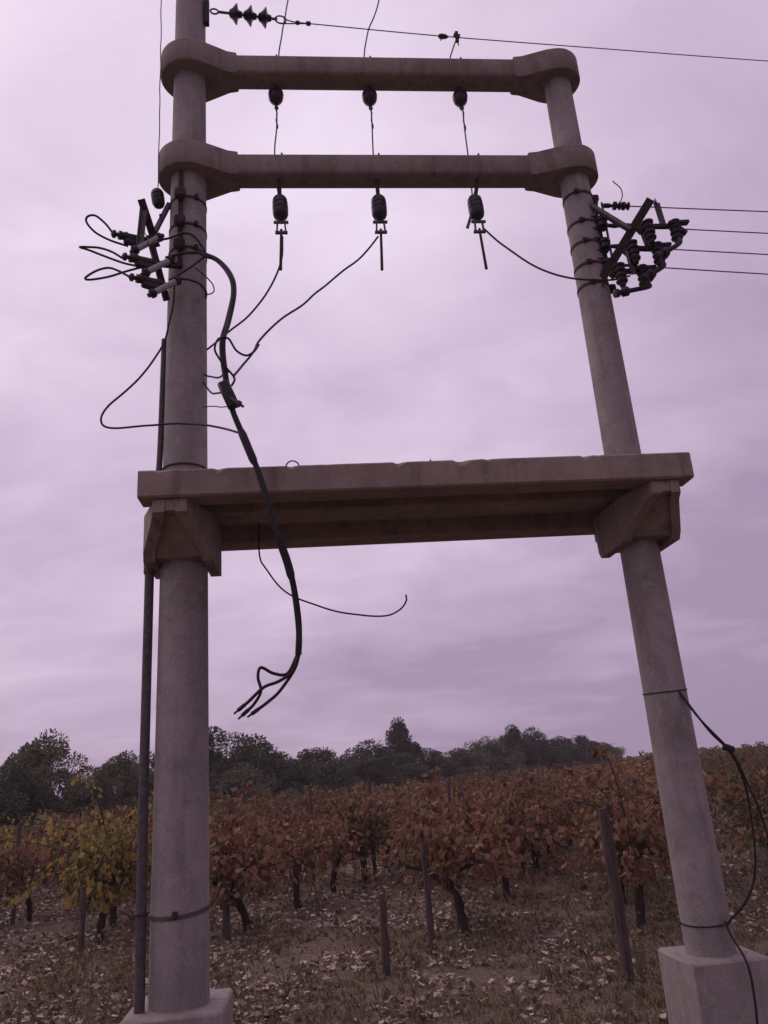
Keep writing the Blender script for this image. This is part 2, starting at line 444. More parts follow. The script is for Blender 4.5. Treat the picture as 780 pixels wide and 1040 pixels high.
# ------------------------------------------------------------------ platform
VF, VBK = -.62, .62
uL, zTop = uv(140, 478, VF); uR, zTop2 = uv(700, 458, VF)
_, zBot = uv(160, 507, VF)
zTop = (zTop + zTop2) / 2; SH = .185
plat = thing('platform', 'long concrete transformer platform carried between the two poles', 'platform', F(SPAN / 2, 0, zTop - SH), FANG)
rnd = random.Random(5)
def edge_slab(u0, u1, v0, v1, z0, z1, name, chips=True):
    mb = MB(); b = .012; N = 110; chip = 0
    for i in range(N + 1):
        u = u0 + (u1 - u0) * i / N
        chip = max(0, chip * .45 + (rnd.random() ** 24) * .05 - .004) if chips else 0; j = min(chip, .035); j2 = rnd.uniform(-.0012, .0012)
        for (v, z) in ((v0, z0 + b), (v0 + b, z0 + j2), (v1 - b, z0), (v1, z0 + b), (v1, z1 - b), (v1 - b, z1), (v0 + b + j, z1 + j2 * .6), (v0 + j * .2, z1 - b - j)): mb.v.append(F(u, v, z))
    for i in range(N):
        for k in range(8): mb.f.append((i * 8 + k, i * 8 + (k + 1) % 8, (i + 1) * 8 + (k + 1) % 8, (i + 1) * 8 + k))
    mb.f.append(tuple(range(8))[::-1]); mb.f.append(tuple(N * 8 + k for k in range(8)))
    return mb.build(name, M_SLAB, plat, ang=30)
# front and rear edge beams, thinner planks between
edge_slab(uL, uR, VF, VF + .20, zTop - SH, zTop, 'edge_beam')
edge_slab(uL, uR, VBK - .2, VBK, zTop - SH - .02, zTop - .01, 'edge_beam')
for (a, b, dz) in ((VF + .203, -.13, .10), (-.127, .12, .035), (.123, VBK - .203, .11)):
    edge_slab(uL + .01, uR - .01, a, b, zTop - SH + dz, zTop - .02, 'plank', False)
def bracket(u0, ra, w, th, dz=.335, name='bracket'):
    """precast corbel: two cheeks that flare from a narrow nose to a collar round the pole, hollow between them"""
    br = MB(); z1 = zTop - SH - .004; h = w / 2
    st = [(VF + .035, h * .46, .085), (VF + .12, h * .56, .115), (-.27, h * .97, dz - .05), (-.22, h, dz), (.22, h, dz), (.27, h * .97, dz - .05), (VBK - .12, h * .56, .115), (VBK - .035, h * .46, .085)]
    for sg in (-1, 1):
        o = len(br.v)
        for v, hw, d in st:
            zt = z1 - (.022 if v > VBK - .25 else 0)
            for (uu, z) in ((hw, zt), (hw, z1 - d), (hw - th, z1 - d), (hw - th, zt)): br.v.append(F(u0 + sg * uu, v, z))
        for i in range(len(st) - 1):
            for k in range(4): br.f.append((o + i * 4 + k, o + i * 4 + (k + 1) % 4, o + (i + 1) * 4 + (k + 1) % 4, o + (i + 1) * 4 + k))
        br.f.append((o, o + 1, o + 2, o + 3)); e_ = o + (len(st) - 1) * 4; br.f.append((e_, e_ + 1, e_ + 2, e_ + 3))
    def slab_(va, vb, ha, hb, za, zb):
        return br.add([F(u0 + sx * hh, v, z) for (v, hh) in ((va, ha), (vb, hb)) for sx in (-1, 1) for z in (za, zb)],
                      [(0, 1, 3, 2), (4, 6, 7, 5), (0, 4, 5, 1), (2, 3, 7, 6), (0, 2, 6, 4), (1, 5, 7, 3)])
    # solid infill between the cheeks, set back a little from their lower edges
    o = len(br.v)
    for k, (v, hw, d) in enumerate(st):
        zt = z1 - (.024 if v > VBK - .25 else .002); hi_ = hw - th - .002; d2 = d - (.012 if k in (0, 7) else .035)
        vv = v + (.004 if k == 0 else -.004 if k == 7 else 0)
        for (uu, z) in ((hi_, zt), (hi_, z1 - d2), (-hi_, z1 - d2), (-hi_, zt)): br.v.append(F(u0 + uu, vv, z))
    for i in range(len(st) - 1):
        for k in range(4): br.f.append((o + i * 4 + k, o + i * 4 + (k + 1) % 4, o + (i + 1) * 4 + (k + 1) % 4, o + (i + 1) * 4 + k))
    br.f.append((o, o + 1, o + 2, o + 3)); e_ = o + (len(st) - 1) * 4; br.f.append((e_, e_ + 1, e_ + 2, e_ + 3))
    return br.build(name, M_SLAB, plat, ang=25)
bracket(0.0, rl(3.3), .46, .075, .315)
bracket(SPAN, rr(3.3), .42, .065, .315)
# lifting loop of rebar on the front edge
uLo, zLo = uv(297, 470, VF + .1)
lp = [F(uLo - .04, VF + .1, zTop - .01)] + [F(uLo + .045 * math.cos(a), VF + .1, zTop + .02 + .05 * math.sin(a)) for a in [PI - k * PI / 8 for k in range(9)]] + [F(uLo + .04, VF + .1, zTop - .01)]
MB().tube(lp, .005, 6).build('lifting_loop', M_RUST, plat)
uLo, zLo = uv(437, 465, VF + .1)
MB().tube([F(uLo, VF + .1, zTop - .01), F(uLo, VF + .1, zTop + .045)], .006, 6).build('lifting_loop', M_RUST, plat)

# ------------------------------------------------------------------ pipe and cables on the left pole
pts = [F(-.215, -.11, .50)] + [P(142, 1000, -.11), P(146, 800, -.09), P(152, 575, -.05), P(157, 520, -.03), P(162, 470, 0), P(165, 400, .0), P(167, 345, 0.0)]
pts[0] = Vector((pts[1].x, pts[1].y, .502))
pp = thing('conduit_pipe', 'dark pipe running up the side of the thicker pole', 'pipe', pts[0], FANG)
MB().tube(cr(pts[:4], 6), .031, 12).build('lower_pipe', M_PIPE, pp)
MB().tube(cr(pts[3:], 6), .022, 10).build('upper_pipe', M_PIPE, pp)
MB().lathe(pts[3] - Z * .06, pts[3] + Z, [(0, .034), (.01, .04), (.07, .04), (.08, .032)], 12).build('coupling', M_PIPE, pp)
z = 1.0; c = pts[1].lerp(pts[2], .34); mb = MB(); mb.tube([c + Vector((math.cos(a) * .036, math.sin(a) * .036, 0)) for a in [2 * PI * k / 14 for k in range(15)]], .008, 6)
mb.build('pipe_tie', M_RUST, pp)

def wire(name, label, cat, pts, r, m=M_CABLE, group=None, n=7, k=9, seg=None):
    p = cr(pts, k); f_ = min(1.0, (p[-1] - p[0]).length); p = [q + Vector((noise.noise(q * 4.5), noise.noise(q * 4.5 + Vector((5, 0, 0))), noise.noise(q * 4.5 + Vector((0, 7, 0))))) * .008 * f_ for q in p]; mb = MB().tube(p, r, n)
    o = mb.build(name, m, loc=p[0]); return tag(o, label, cat, group)

bun = thing('cable_bundle', 'thick black cable bundle hanging from the left pole past the platform edge, ends splayed', 'cable', P(208, 260, -.3), 0)
path = [P(205, 257, -.22), P(222, 265, -.3), P(234, 280, -.42), P(237, 297, -.52), P(232, 325, -.62), P(226, 350, -.70), P(229, 385, -.74), P(236, 415, -.76), P(250, 450, -.77), P(264, 485, -.775), P(281, 540, -.77), P(293, 575, -.74), P(300, 608, -.72), P(304, 640, -.7), P(303, 665, -.7)]
cp = cr(path, 8); rnd = random.Random(3)
tw = [Vector((math.cos(a), math.sin(a), 0)) for a in (0, 2.1, 4.2)]
for k in range(3):
    q = []
    for i, p in enumerate(cp):
        a = i * .09 + k * 2.094; s = .010 if i > 50 else .012
        q.append(p + (U * math.cos(a) + V * math.sin(a)) * s)
    MB().tube(q, .0115, 8).build('cable', M_CABLE, bun)
ends = [[(303, 665), (297, 682), (283, 692), (268, 698), (253, 712), (246, 718)],
        [(302, 665), (292, 684), (278, 684), (265, 678), (262, 688), (265, 702), (258, 715), (250, 723)],
        [(304, 664), (299, 680), (284, 702), (272, 713), (260, 722)]]
for k, e_ in enumerate(ends):
    q = cr([P(a, b, -.7 + .02 * k) for a, b in e_], 7)
    ce = MB().tube(q, .0095, 8).build('cable_end', M_CABLE, bun)
    d = (q[-1] - q[-4]).normalized(); MB().lathe(q[-1], q[-1] + d, [(-.02, .006), (-.018, .0125), (.03, .0125), (.032, .007), (.06, .006)], 8).build('terminal_lug', M_RUST, ce)
# taped joints
for (i0, i1) in ((61, 70), (80, 92)):
    MB().tube(cp[i0:i1], [.02] + [.026] * (i1 - i0 - 2) + [.02], 10).build('tape_wrap', M_CABLE, bun)
c = P(231, 400, -.79)
cc = thing('cable_connector', 'black box connector clamped on the cable bundle above the platform', 'connector', c, FANG)
mb = MB(); mb.bar(P(226, 388, -.8), P(238, 414, -.8), .075, .06, V, .012); mb.build('body', M_DARK, cc)
mb = MB(); mb.lathe(P(234, 405, -.83), P(249, 414, -.83), [(0, .014), (.05, .014), (.052, .022), (.075, .022), (.077, .009), (.10, .009)], 8); mb.build('bolt', M_STEEL, cc)

G = 'thin loose wires around the left pole'
wire('loose_wire', 'thin black wire making a wide loop left of the thicker pole and crossing its front', 'wire',
     [P(178, 285, -.24), P(174, 320, -.25), P(164, 352, -.26), P(140, 385, -.3), P(110, 413, -.33), P(103, 428, -.35), P(114, 435, -.36), P(150, 432, -.38), P(190, 430, -.42), P(222, 434, -.6), P(243, 440, -.76)], .0075)
wire('loose_wire', 'curled wire dangling under the platform with a hooked free end', 'wire',
     [F(uv(263, 555, .1)[0], .1, zTop - SH + .05), P(263, 563, .1), P(270, 578, .1), P(292, 602, .05), P(325, 616, 0), P(360, 624, 0), P(390, 626, 0), P(405, 620, 0), P(412, 611, 0), P(412, 604, 0)], .006)
# ------------------------------------------------------------------ suspension insulators under the top beam, arresters under the lower one
def line_end(p, d, L): return p + d * L
for i, (bx, by, wtop, wlow) in enumerate(((280, 97, [(298, -30), (290, 15), (284, 50)], [(281, 112), (281, 130), (279, 152), (280, 178), (283, 200)]),
                                          (376, 97, [(390, -30), (383, 8), (374, 32), (370, 58)], [(377, 112), (378, 130), (379, 155), (381, 175), (384, 200)]),
                                          (469, 100, [(463, 41), (459, 52), (457, 62)], [(470, 112), (472, 132), (475, 155), (478, 180), (480, 203)]))):
    u, z = uv(bx, by, 0); zb = ZT - .10
    wh = ('the left of the three', 'the middle of the three', 'the right of the three')[i]
    t = thing('bulb_insulator', ('dark bulb insulator under the upper beam, closest to the thicker pole', 'dark bulb insulator under the middle of the upper beam', 'dark bulb insulator under the upper beam, closest to the thinner pole')[i], 'insulator', F(u, .05, zb), FANG, 'bulb insulators under the upper beam')
    a = F(u, .05, zb - .045)
    MB().tube([a + Z * .06, a - Z * .01], .022, 8).build('stud', M_RUST, t)
    MB().lathe(a, a - Z, [(0, .02), (.012, .055), (.03, .066), (.055, .068), (.06, .060), (.066, .067), (.10, .062), (.13, .045), (.15, .022), (.165, .014)], 18).build('body', M_PORC, t)
    MB().tube([a - Z * .16, a - Z * .20], .008, 6).build('eye_bolt', M_RUST, t)
    MB().lathe(F(u + .02, -.06, ZT + .088), F(u + .02, -.06, 9), [(0, .024), (.02, .024), (.021, .009), (.05, .009)], 6).build('through_bolt', M_RUST, t)
    q = [P(x, y, .32 - .04 * k) for k, (x, y) in enumerate(wtop)] + [F(u + .01, .20, ZT), F(u, .12, zb - .14), F(u, .06, zb - .20)]
    wire('jumper_wire', ('thin wire rising over the upper beam near the thicker pole', 'thin wire curving up from behind the middle of the upper beam', 'short wire linking the overhead line to behind the upper beam')[i], 'wire', q, .007, M_LINE, 'wires rising above the upper beam')
    q = [F(u, .05, zb - .235)] + [P(x, y, .02 + .03 * k) for k, (x, y) in enumerate(wlow)]
    t2 = thing('drop_wire', ('twisted wire hanging from the bulb insulator closest to the thicker pole', 'twisted wire hanging from the middle bulb insulator', 'twisted wire hanging from the bulb insulator closest to the thinner pole')[i], 'wire', q[0], 0, 'twisted wires between the two beams')
    qq = cr(q, 8); MB().tube(qq, .007, 6).build('conductor', M_LINE, t2)
    hel = [p + Vector((math.cos(j * 1.1), math.sin(j * 1.1), 0)) * (.009 + .006 * math.sin(j * .37)) for j, p in enumerate(cr(q[:3], 9))]
    MB().tube(hel, .0065, 6).build('wrap', M_LINE, t2)
for i, (tx, ty, bx, by, rx, ry) in enumerate(((284, 199, 286, 236, 285, 274), (384, 199, 387, 236, 388, 274), (486, 199, 488, 236, 494, 273))):
    a = P(tx, ty, -.02); b = P(bx, by, -.02); e_ = P(rx, ry, -.02)
    if i == 2: a = P(481, 199, -.02); 
    t = thing('surge_arrester', ('black arrester under the lower beam, closest to the thicker pole, wire running down', 'black arrester under the middle of the lower beam, its wire sweeping left', 'tilted black arrester under the lower beam, closest to the thinner pole')[i], 'arrester', a + Z * .1, FANG, 'arresters under the lower beam')
    d = (b - a).normalized(); L = (b - a).length
    topz = F(0, 0, ZB - .095).z; uu = (a - LP).dot(U)
    if i == 2: uu += .05
    MB().tube([F(uu, -.02, topz + .01), F(uu, -.02, topz - .03), a + d * .05], .017, 8).build('hanger', M_RUST, t)
    MB().lathe(a, b, [(0.01, .02), (.018, .046), (.04, .060), (.085, .064), (.09, .060), (.098, .064), (.13, .065), (.135, .061), (.145, .065), (.19, .062), (.215, .052), (.23, .03), (.25, .02)], 16).build('body', M_DARK, t)
    mb = MB(); c = a + d * .262
    mb.bar(c - U * .06, c + U * .06, .02, .018); mb.bar(c - U * .03 + Z * .005, c - U * .035 - Z * .10, .014, .02, V); mb.bar(c + U * .03 + Z * .005, c + U * .035 - Z * .10, .014, .02, V)
    mb.bar(c - U * .05 - Z * .10, c + U * .05 - Z * .10, .025, .018)
    mb.build('clamp', M_STEEL, t)
    if i == 2: MB().bar(c - U * .06 + Z * .05, c - U * .10 - Z * .06, .025, .03, V, .004).build('bent_lug', M_STEEL, t)
    c2 = c - Z * .10
    MB().tube([c2 + Z * .03, c2.lerp(e_, .5), e_], [.011, .012, .013], 8).build('tail_rod', M_RUST, t)
    MB().lathe(F(uu + .03, -.05, ZB + .085), F(uu + .03, -.05, 9), [(0, .02), (.025, .02), (.026, .009), (.06, .009)], 6).build('through_bolt', M_RUST, t)
wire('lead_wire', 'wire falling from the arrester closest to the thicker pole to behind that pole', 'wire',
     [P(287, 240, -.02), P(286, 262, -.02), P(277, 287, .0), P(255, 318, .1), P(232, 337, .2), P(212, 354, .3), P(196, 366, .35)], .008)
wire('lead_wire', 'long wire sweeping down left from the middle arrester to the cable bundle', 'wire',
     [P(384, 240, -.02), P(370, 258, -.05), P(345, 278, -.1), P(315, 303, -.25), P(285, 325, -.4), P(264, 345, -.5), P(258, 355, -.55), P(248, 370, -.65), P(237, 382, -.76)], .008)
wire('lead_wire', 'wire sagging from the tilted arrester to the switch frame on the thinner pole', 'wire',
     [P(492, 232, -.02), P(510, 248, -.06), P(535, 266, -.12), P(560, 277, -.18), P(582, 283, -.22), P(605, 284, -.24), P(628, 283, -.22), P(640, 280, -.16)], .008)
wire('loose_wire', 'short curl of wire springing out of the cable bundle', 'wire',
     [P(225, 345, -.7), P(232, 344, -.72), P(240, 356, -.7), P(250, 361, -.68), P(258, 357, -.66), P(263, 350, -.64)], .0075)
wire('loose_wire', 'small hook of wire on the left side of the cable bundle', 'wire',
     [P(229, 342, -.72), P(221, 345, -.76), P(218, 355, -.78), P(223, 365, -.77), P(230, 374, -.76), P(238, 384, -.76), P(235, 392, -.76)], .0075)
wire('loose_wire', 'short wire tying the thicker pole to the cable bundle at the connector top', 'wire',
     [P(206, 380, .0), P(212, 382, -.2), P(222, 383, -.5), P(232, 378, -.74)], .007)
wire('loose_wire', 'sagging wire from the thicker pole to the middle of the connector', 'wire',
     [P(205, 386, .0), P(210, 393, -.2), P(216, 399, -.5), P(226, 399, -.76)], .007)
wire('loose_wire', 'thin straight wire from the thicker pole to the connector bottom', 'wire',
     [P(205, 413, 0), P(214, 413, -.3), P(230, 413, -.78)], .004)
wire('loose_wire', 'thin wire loop bulging from the right side of the thicker pole', 'wire',
     [P(198, 272, -.2), P(208, 280, -.16), P(216, 289, -.1), P(217, 296, -.05), P(211, 299, 0), P(204, 297, .05)], .005)

# ------------------------------------------------------------------ overhead line with its insulator string
st = thing('insulator_string', 'string of dark disc insulators ending the overhead line at the thicker pole', 'insulator', P(214, 12, -.05), FANG)
mb = MB(); ua, za = uv(210, 12, -.05); mb.box(F(ua + .0, -.05, za - .0), (.04, .06, .30), Matrix.Rotation(FANG, 3, 'Z'), .006); mb.build('pole_plate', M_RUST, st)
A = P(213, 11, -.05); B = P(285, 20, -.0); d = (B - A).normalized()
tor = []
for k in range(13): a = 2 * PI * k / 12; tor.append(A + d * .04 + d * .035 * math.cos(a) + Z * .03 * math.sin(a))
MB().tube(tor, .008, 6, False).build('shackle', M_STEEL, st)
MB().tube([A + d * .08, A.lerp(B, .5), B - d * .03], .012, 8).build('link', M_STEEL, st)
for k, px in enumerate((238, 252.5, 267.5)):
    c = A.lerp(B, (px - 213) / 72)
    MB().lathe(c - d * .05, c + d, [(0, .018), (.01, .034), (.03, .046), (.05, .070), (.064, .086), (.074, .084), (.08, .05), (.09, .032), (.12, .024)], 16).build('disc', M_PORC, st)
c = A.lerp(B, (285 - 213) / 72.); tor = [c + d * .05 * math.cos(2 * PI * k / 14) + Z * .045 * math.sin(2 * PI * k / 14) for k in range(15)]
MB().tube(tor, .007, 6, False).build('ring_link', M_STEEL, st)
e0 = P(288, 21, 0); e1 = P(300, 23, .02); e2 = P(314, 24, .03)
mb = MB(); mb.tube(cr([P(288, 18.5, 0), P(297, 22, .01), e2], 4), .006, 6); mb.tube(cr([P(288, 24, 0), P(297, 24, .01), e2], 4), .006, 6)
mb.lathe(e1, e2, [(0, .008), (.005, .018), (.035, .018), (.04, .008)], 8); mb.lathe(e2 - (e2 - e1).normalized() * .03, e2 + (e2 - e1), [(0, .008), (.005, .02), (.04, .02), (.045, .008)], 8)
mb.build('dead_end_clamp', M_RUST, st)
ol = thing('power_line', 'single overhead conductor running right from the disc insulator string', 'power line', e2, 0)
far = [e2, P(452, 37, .25), P(620, 50, .6), P(780, 62, 1.0), P(1100, 84, 2.2), P(1500, 108, 4.5)]
MB().tube(cr(far, 10), .0055, 6).build('conductor', M_LINE, ol)
c = P(450, 37, .25); dd = (P(460, 37.8, .25) - c).normalized()
mb = MB(); mb.lathe(c - dd * .05, c + dd, [(0, .007), (.01, .02), (.04, .026), (.08, .02), (.10, .007)], 8); mb.tube([c, c - Z * .05 - U * .03], .006, 6); mb.build('splice', M_DARK, ol)
c = P(464, 38, .25)
mb = MB(); mb.bar(c - Z * .06, c + Z * .07, .03, .03, V, .005); mb.bar(c + U * .03 + Z * .01, c - U * .03 + Z * .03, .04, .02, V); mb.tube([c + Z * .05 + U * .01, c - Z * .10 + U * .005], .006, 6); mb.build('clamp', M_RUST, ol)

# thin earth wire left of the thicker pole with its insulator
ew = thing('egg_insulator', 'dark barrel insulator hanging on a thin wire left of the thicker pole', 'insulator', P(161, 205, -.1), FANG)
a, b = P(159, 193, -.1), P(163, 218, -.1)
MB().lathe(a, b, [(0, .014), (.012, .04), (.03, .05), (.055, .052), (.06, .045), (.066, .052), (.09, .052), (.095, .046), (.10, .052), (.13, .05), (.155, .04), (.17, .014)], 14).build('body', M_DARK, ew)
MB().tube([b, P(164, 226, -.1)], .012, 8).build('stem', M_RUST, ew)
wire('earth_wire', 'thin vertical wire dropping beside the left ends of both beams', 'wire', [P(165, -60, -.1), P(163.5, 20, -.1), P(162.5, 100, -.1), P(161, 160, -.1), P(159.5, 194, -.1)], .0045, M_LINE)

# ------------------------------------------------------------------ left switch cluster
fr = thing('switch_bracket', 'forked steel bracket holding three fuse switches on the thicker pole', 'bracket', P(160, 250, -.1), FANG)
mb = MB(); mb.angle(P(140, 203, -.35), P(156, 252, -.12), .05, .007, V); mb.build('upright', M_RUST, fr)
mb = MB(); mb.angle(P(143, 212, -.33), P(139, 250, -.32), .04, .006, V); mb.build('strut', M_STEEL, fr)
mb = MB(); mb.bar(P(153, 244, -.14), P(172, 207, -.05), .035, .035, V, .004); mb.build('brace', M_STEEL, fr)
mb = MB(); mb.angle(P(148, 238, -.3), P(166, 305, -.2), .045, .006, V); mb.bar(P(160, 268, -.2), P(185, 270, -.15), .04, .04, Z, .004); mb.build('rail', M_RUST, fr)
for i, (x, y) in enumerate(((113, 237), (124, 260), (131, 281))):
    nm = ('uppermost', 'middle one', 'lowest')[i]
    t = thing('fuse_switch', ('black fuse switch on the thicker pole, the upper one below the bracket tip', 'black fuse switch between two others on the thicker pole', 'black fuse switch on the thicker pole, the lowest one')[i], 'fuse switch', P(x + 20, y + 5, -.3), FANG, 'fuse switches on the thicker pole')
    a = P(x, y, -.38); b = P(x + 36, y + 8, -.25); d = (b - a).normalized(); L = (b - a).length
    up = Z
    mb = MB(); mb.bar(a + d * L * .22, b, .055, .05, up, .012); mb.bar(a + d * L * .35 - Z * .03, b - d * L * .05 - Z * .045, .05, .06, up, .012); mb.build('base', M_DARK, t)
    mb = MB(); mb.lathe(a, b, [(0, .014), (.012, .03), (.03, .03), (.034, .016), (.05, .016), (.054, .034), (.075, .034), (.08, .02), (.095, .02), (.098, .036), (.115, .036), (.12, .02)], 10); mb.build('terminal', M_DARK, t)
    c0 = P(x + 26, y + 16, -.32); c1 = P(x + 47, y + 5, -.25); dc = (c1 - c0); Lc = dc.length
    cb = MB().lathe(c0, c1, [(0, .012), (.003, .023), (Lc - .003, .023), (Lc, .012)], 14).build('ceramic_body', M_WHITE, t)
    for (q, s) in ((c0, -1), (c1, 1)):
        w = dc.normalized() * s; MB().lathe(q, q + w, [(0, .014), (.006, .035), (.03, .035), (.036, .018), (.06, .016)], 10).build('end_cap', M_DARK, cb)
    MB().bar(b + d * .01 - Z * .02, c1 + dc.normalized() * .03, .02, .03, up, .004).build('contact', M_STEEL, t)
loops = ([(114, 236), (107, 227), (97, 219), (89, 220), (88, 226), (97, 236), (112, 244), (130, 250)],
         [(124, 262), (114, 256), (102, 252), (91, 251), (81, 251), (90, 254), (108, 261), (125, 267), (138, 270)],
         [(131, 281), (120, 275), (110, 272), (98, 275), (87, 282), (91, 284), (110, 281), (130, 275), (150, 270)])
lab = ('tall black wire loop left of the upper fuse switch', 'flat pointed wire loop left of the middle fuse switch', 'low wire loop left of the lowest fuse switch')
for l, q in zip(lab, loops):
    wire('wire_loop', l, 'wire', [P(x, y, -.38 + .01 * k) for k, (x, y) in enumerate(q)], .0085, M_CABLE, 'wire loops beside the fuse switches')
wire('lead_wire', 'black wire running from the upper fuse switch round the pole front to the bundle', 'wire',
     [P(160, 244, -.26), P(172, 242, -.25), P(187, 237, -.25), P(197, 240, -.25), P(205, 250, -.24), P(211, 260, -.24)], .009)
wire('lead_wire', 'black wire running from the middle fuse switch across the pole to the bundle', 'wire',
     [P(168, 262, -.26), P(178, 259, -.26), P(190, 257, -.26), P(202, 257, -.25), P(213, 262, -.27)], .011)
wire('lead_wire', 'black wire running diagonally up the pole front from the lowest fuse switch', 'wire',
     [P(172, 285, -.25), P(182, 279, -.25), P(193, 272, -.25), P(201, 266, -.24), P(209, 260, -.24)], .008)
wire('lead_wire', 'black wire bending over the pole front below the lowest fuse switch', 'wire',
     [P(174, 284, -.25), P(190, 284, -.26), P(202, 288, -.24), P(209, 296, -.2), P(209, 303, -.1)], .009)

# ------------------------------------------------------------------ right switch cluster
rk = thing('insulator_rack', 'upright rack of spool insulators on the thinner pole', 'insulator rack', P(608, 240, -.05), FANG)
MB().bar(P(601, 203, -.06), P(617, 275, -.06), .05, .02, V, .004).build('back_bar', M_RUST, rk)
MB().tube([P(611, 206, -.1), P(624, 274, -.1)], .01, 8).build('pin', M_STEEL, rk)
for k, (x, y) in enumerate(((611, 227), (614, 249), (617, 270))):
    c = P(x, y, -.1); a = c - Z * .045
    MB().lathe(a, a + Z, [(0, .03), (.006, .05), (.025, .052), (.035, .036), (.055, .036), (.065, .052), (.084, .05), (.09, .03)], 14).build('spool', M_PORC, rk)
    for dz in (-.06, .06): MB().bar(P(x - 11, y, -.1) + Z * dz, P(x + 3, y, -.1) + Z * dz, .045, .008).build('strap', M_RUST, rk)
mb = MB(); mb.bar(P(596, 201, -.06), P(606, 201, -.06), .04, .03); mb.bar(P(605, 201, -.06), P(605, 212, -.06), .03, .03, V); mb.build('top_hook', M_RUST, rk)
fr = thing('steel_crossarm', 'angled steel crossarm carrying fuse switches on the thinner pole', 'bracket', P(612, 290, -.05), FANG)
mb = MB(); mb.angle(P(611, 291, -.12), P(665, 203, -.40), .06, .008, V); mb.build('main_arm', M_RUST, fr)
mb = MB(); mb.bar(P(595, 206, -.08), P(641, 234, -.28), .04, .04, V, .004); mb.build('brace', M_STEEL, fr)
mb = MB(); mb.angle(P(665, 205, -.38), P(673, 231, -.36), .045, .006, V); mb.build('end_strut', M_STEEL, fr)
for k, (a, b) in enumerate((((650, 232), (658, 254)), ((636, 255), (642, 278)))):
    mb = MB(); mb.angle(P(*a, -.34), P(*b, -.32), .035, .006, V); mb.build('cross_strut', M_STEEL, fr)
cl3 = (((650, 230), (660, 236), (687, 236), (690, 247), (676, 256)), ((636, 252), (644, 257), (669, 259), (674, 270), (662, 278)), ((622, 275), (631, 280), (654, 282), (659, 291), (636, 296)))
for i, (a, p1, p2, e1_, e2_) in enumerate(cl3):
    t = thing('fuse_switch', ('black fuse switch at the outer tip of the steel frame on the thinner pole', 'black fuse switch halfway along the steel frame on the thinner pole', 'black fuse switch low on the steel frame, closest to the thinner pole')[i], 'fuse switch', P(*p1, -.35), FANG, 'fuse switches on the thinner pole')
    v0 = -.36 + .06 * i
    mb = MB(); mb.bar(P(a[0], a[1], v0), P(p2[0] - 3, p2[1] - 6, v0), .035, .035, Z, .004); mb.build('mounting_bar', M_RUST, t)
    for (x, y) in (p1, p2):
        a0 = P(x - 3, y - 12, v0 - .04); b0 = P(x + 2, y + 11, v0 - .04); L = (b0 - a0).length
        n = 6; pr = [(0, .022)]
        for k in range(4): t0 = L * (k + .3) / 4.4; pr += [(t0 - .012, .030), (t0, .047), (t0 + .014, .044), (t0 + .022, .030)]
        pr += [(L, .022)]
        MB().lathe(a0, b0, pr, 12).build('insulator', M_PORC, t)
    c = P(p2[0], p2[1] - 9, v0 - .05); mb = MB(); mb.bar(c - U * .07, c + U * .10 + Z * .01, .05, .03, Z, .006); mb.bar(c - U * .02 - Z * .02, c + U * .06 - Z * .10, .035, .05, V, .006); mb.build('contact', M_DARK, t)
    q = cr([P(p2[0] + 2, p2[1] + 6, v0 - .06), P(*e1_, v0 - .08), P(*e2_, v0 - .1)], 6)
    fa = MB().tube(q, .019, 10).build('fuse_arm', M_DARK, t)
    d = (q[-1] - q[-3]).normalized(); MB().lathe(q[-1] - d * .02, q[-1] + d, [(0, .028), (.01, .038), (.05, .038), (.06, .02), (.09, .02), (.092, .034), (.12, .034), (.125, .015)], 10).build('arm_end', M_DARK, fa)
    MB().bar(P(a[0] - 2, a[1] + 1, v0) , P(a[0] + 3, a[1] + 6, v0), .05, .05, V, .006).build('bolt_block', M_RUST, t)
GL = 'low voltage lines running right from the thinner pole'
yy = ((628, 209, 780, 215), (622, 229, 780, 237), (625, 250, 780, 258.5), (628, 269, 780, 278.5))
lb = ('topmost of four thin lines running right from the thinner pole', 'second from top of four thin lines right of the thinner pole', 'third from top of four thin lines right of the thinner pole', 'lowest of four thin lines running right from the thinner pole')
for i, (x0, y0, x1, y1) in enumerate(yy):
    t = thing('power_line', lb[i], 'power line', P(x0, y0, -.1), 0, GL)
    s = (y1 - y0) / (x1 - x0)
    q = [P(x0 - 8, y0 - 8 * s, -.1), P(660, y0 + (660 - x0) * s, 0.02), P(780, y1, .35), P(1000, y1 + 220 * s * .95, 1.2), P(1500, y1 + 720 * s * .85, 4)]
    MB().tube(cr(q, 10), .0055, 6).build('conductor', M_LINE, t)
    a = P(x0 - 6, y0, -.1); d = (P(x0 + 10, y0 + 10 * s, -.1) - a).normalized()
    if i == 0:
        mb = MB()
        for k in range(2): mb.lathe(a + d * .075 * k, a + d, [(0, .012), (.008, .035), (.03, .035), (.036, .02), (.05, .02), (.055, .034), (.065, .034), (.07, .012)], 10)
        mb.lathe(a - d * .09, a + d, [(0, .01), (.02, .02), (.06, .02), (.09, .01)], 8)
    else: mb = MB().lathe(a, a + d, [(0, .008), (.02, .016), (.07, .02), (.12, .012), (.16, .012), (.165, .024), (.20, .024), (.21, .008)], 8)
    mb.build('dead_end_clamp', M_DARK, t)
wire('loose_wire', 'short wire curling up above the switch frame on the thinner pole', 'wire', [P(627, 209, -.1), P(630, 205, -.1), P(632, 198, -.1), P(630, 191, -.1), P(622, 184, -.1)], .0045)
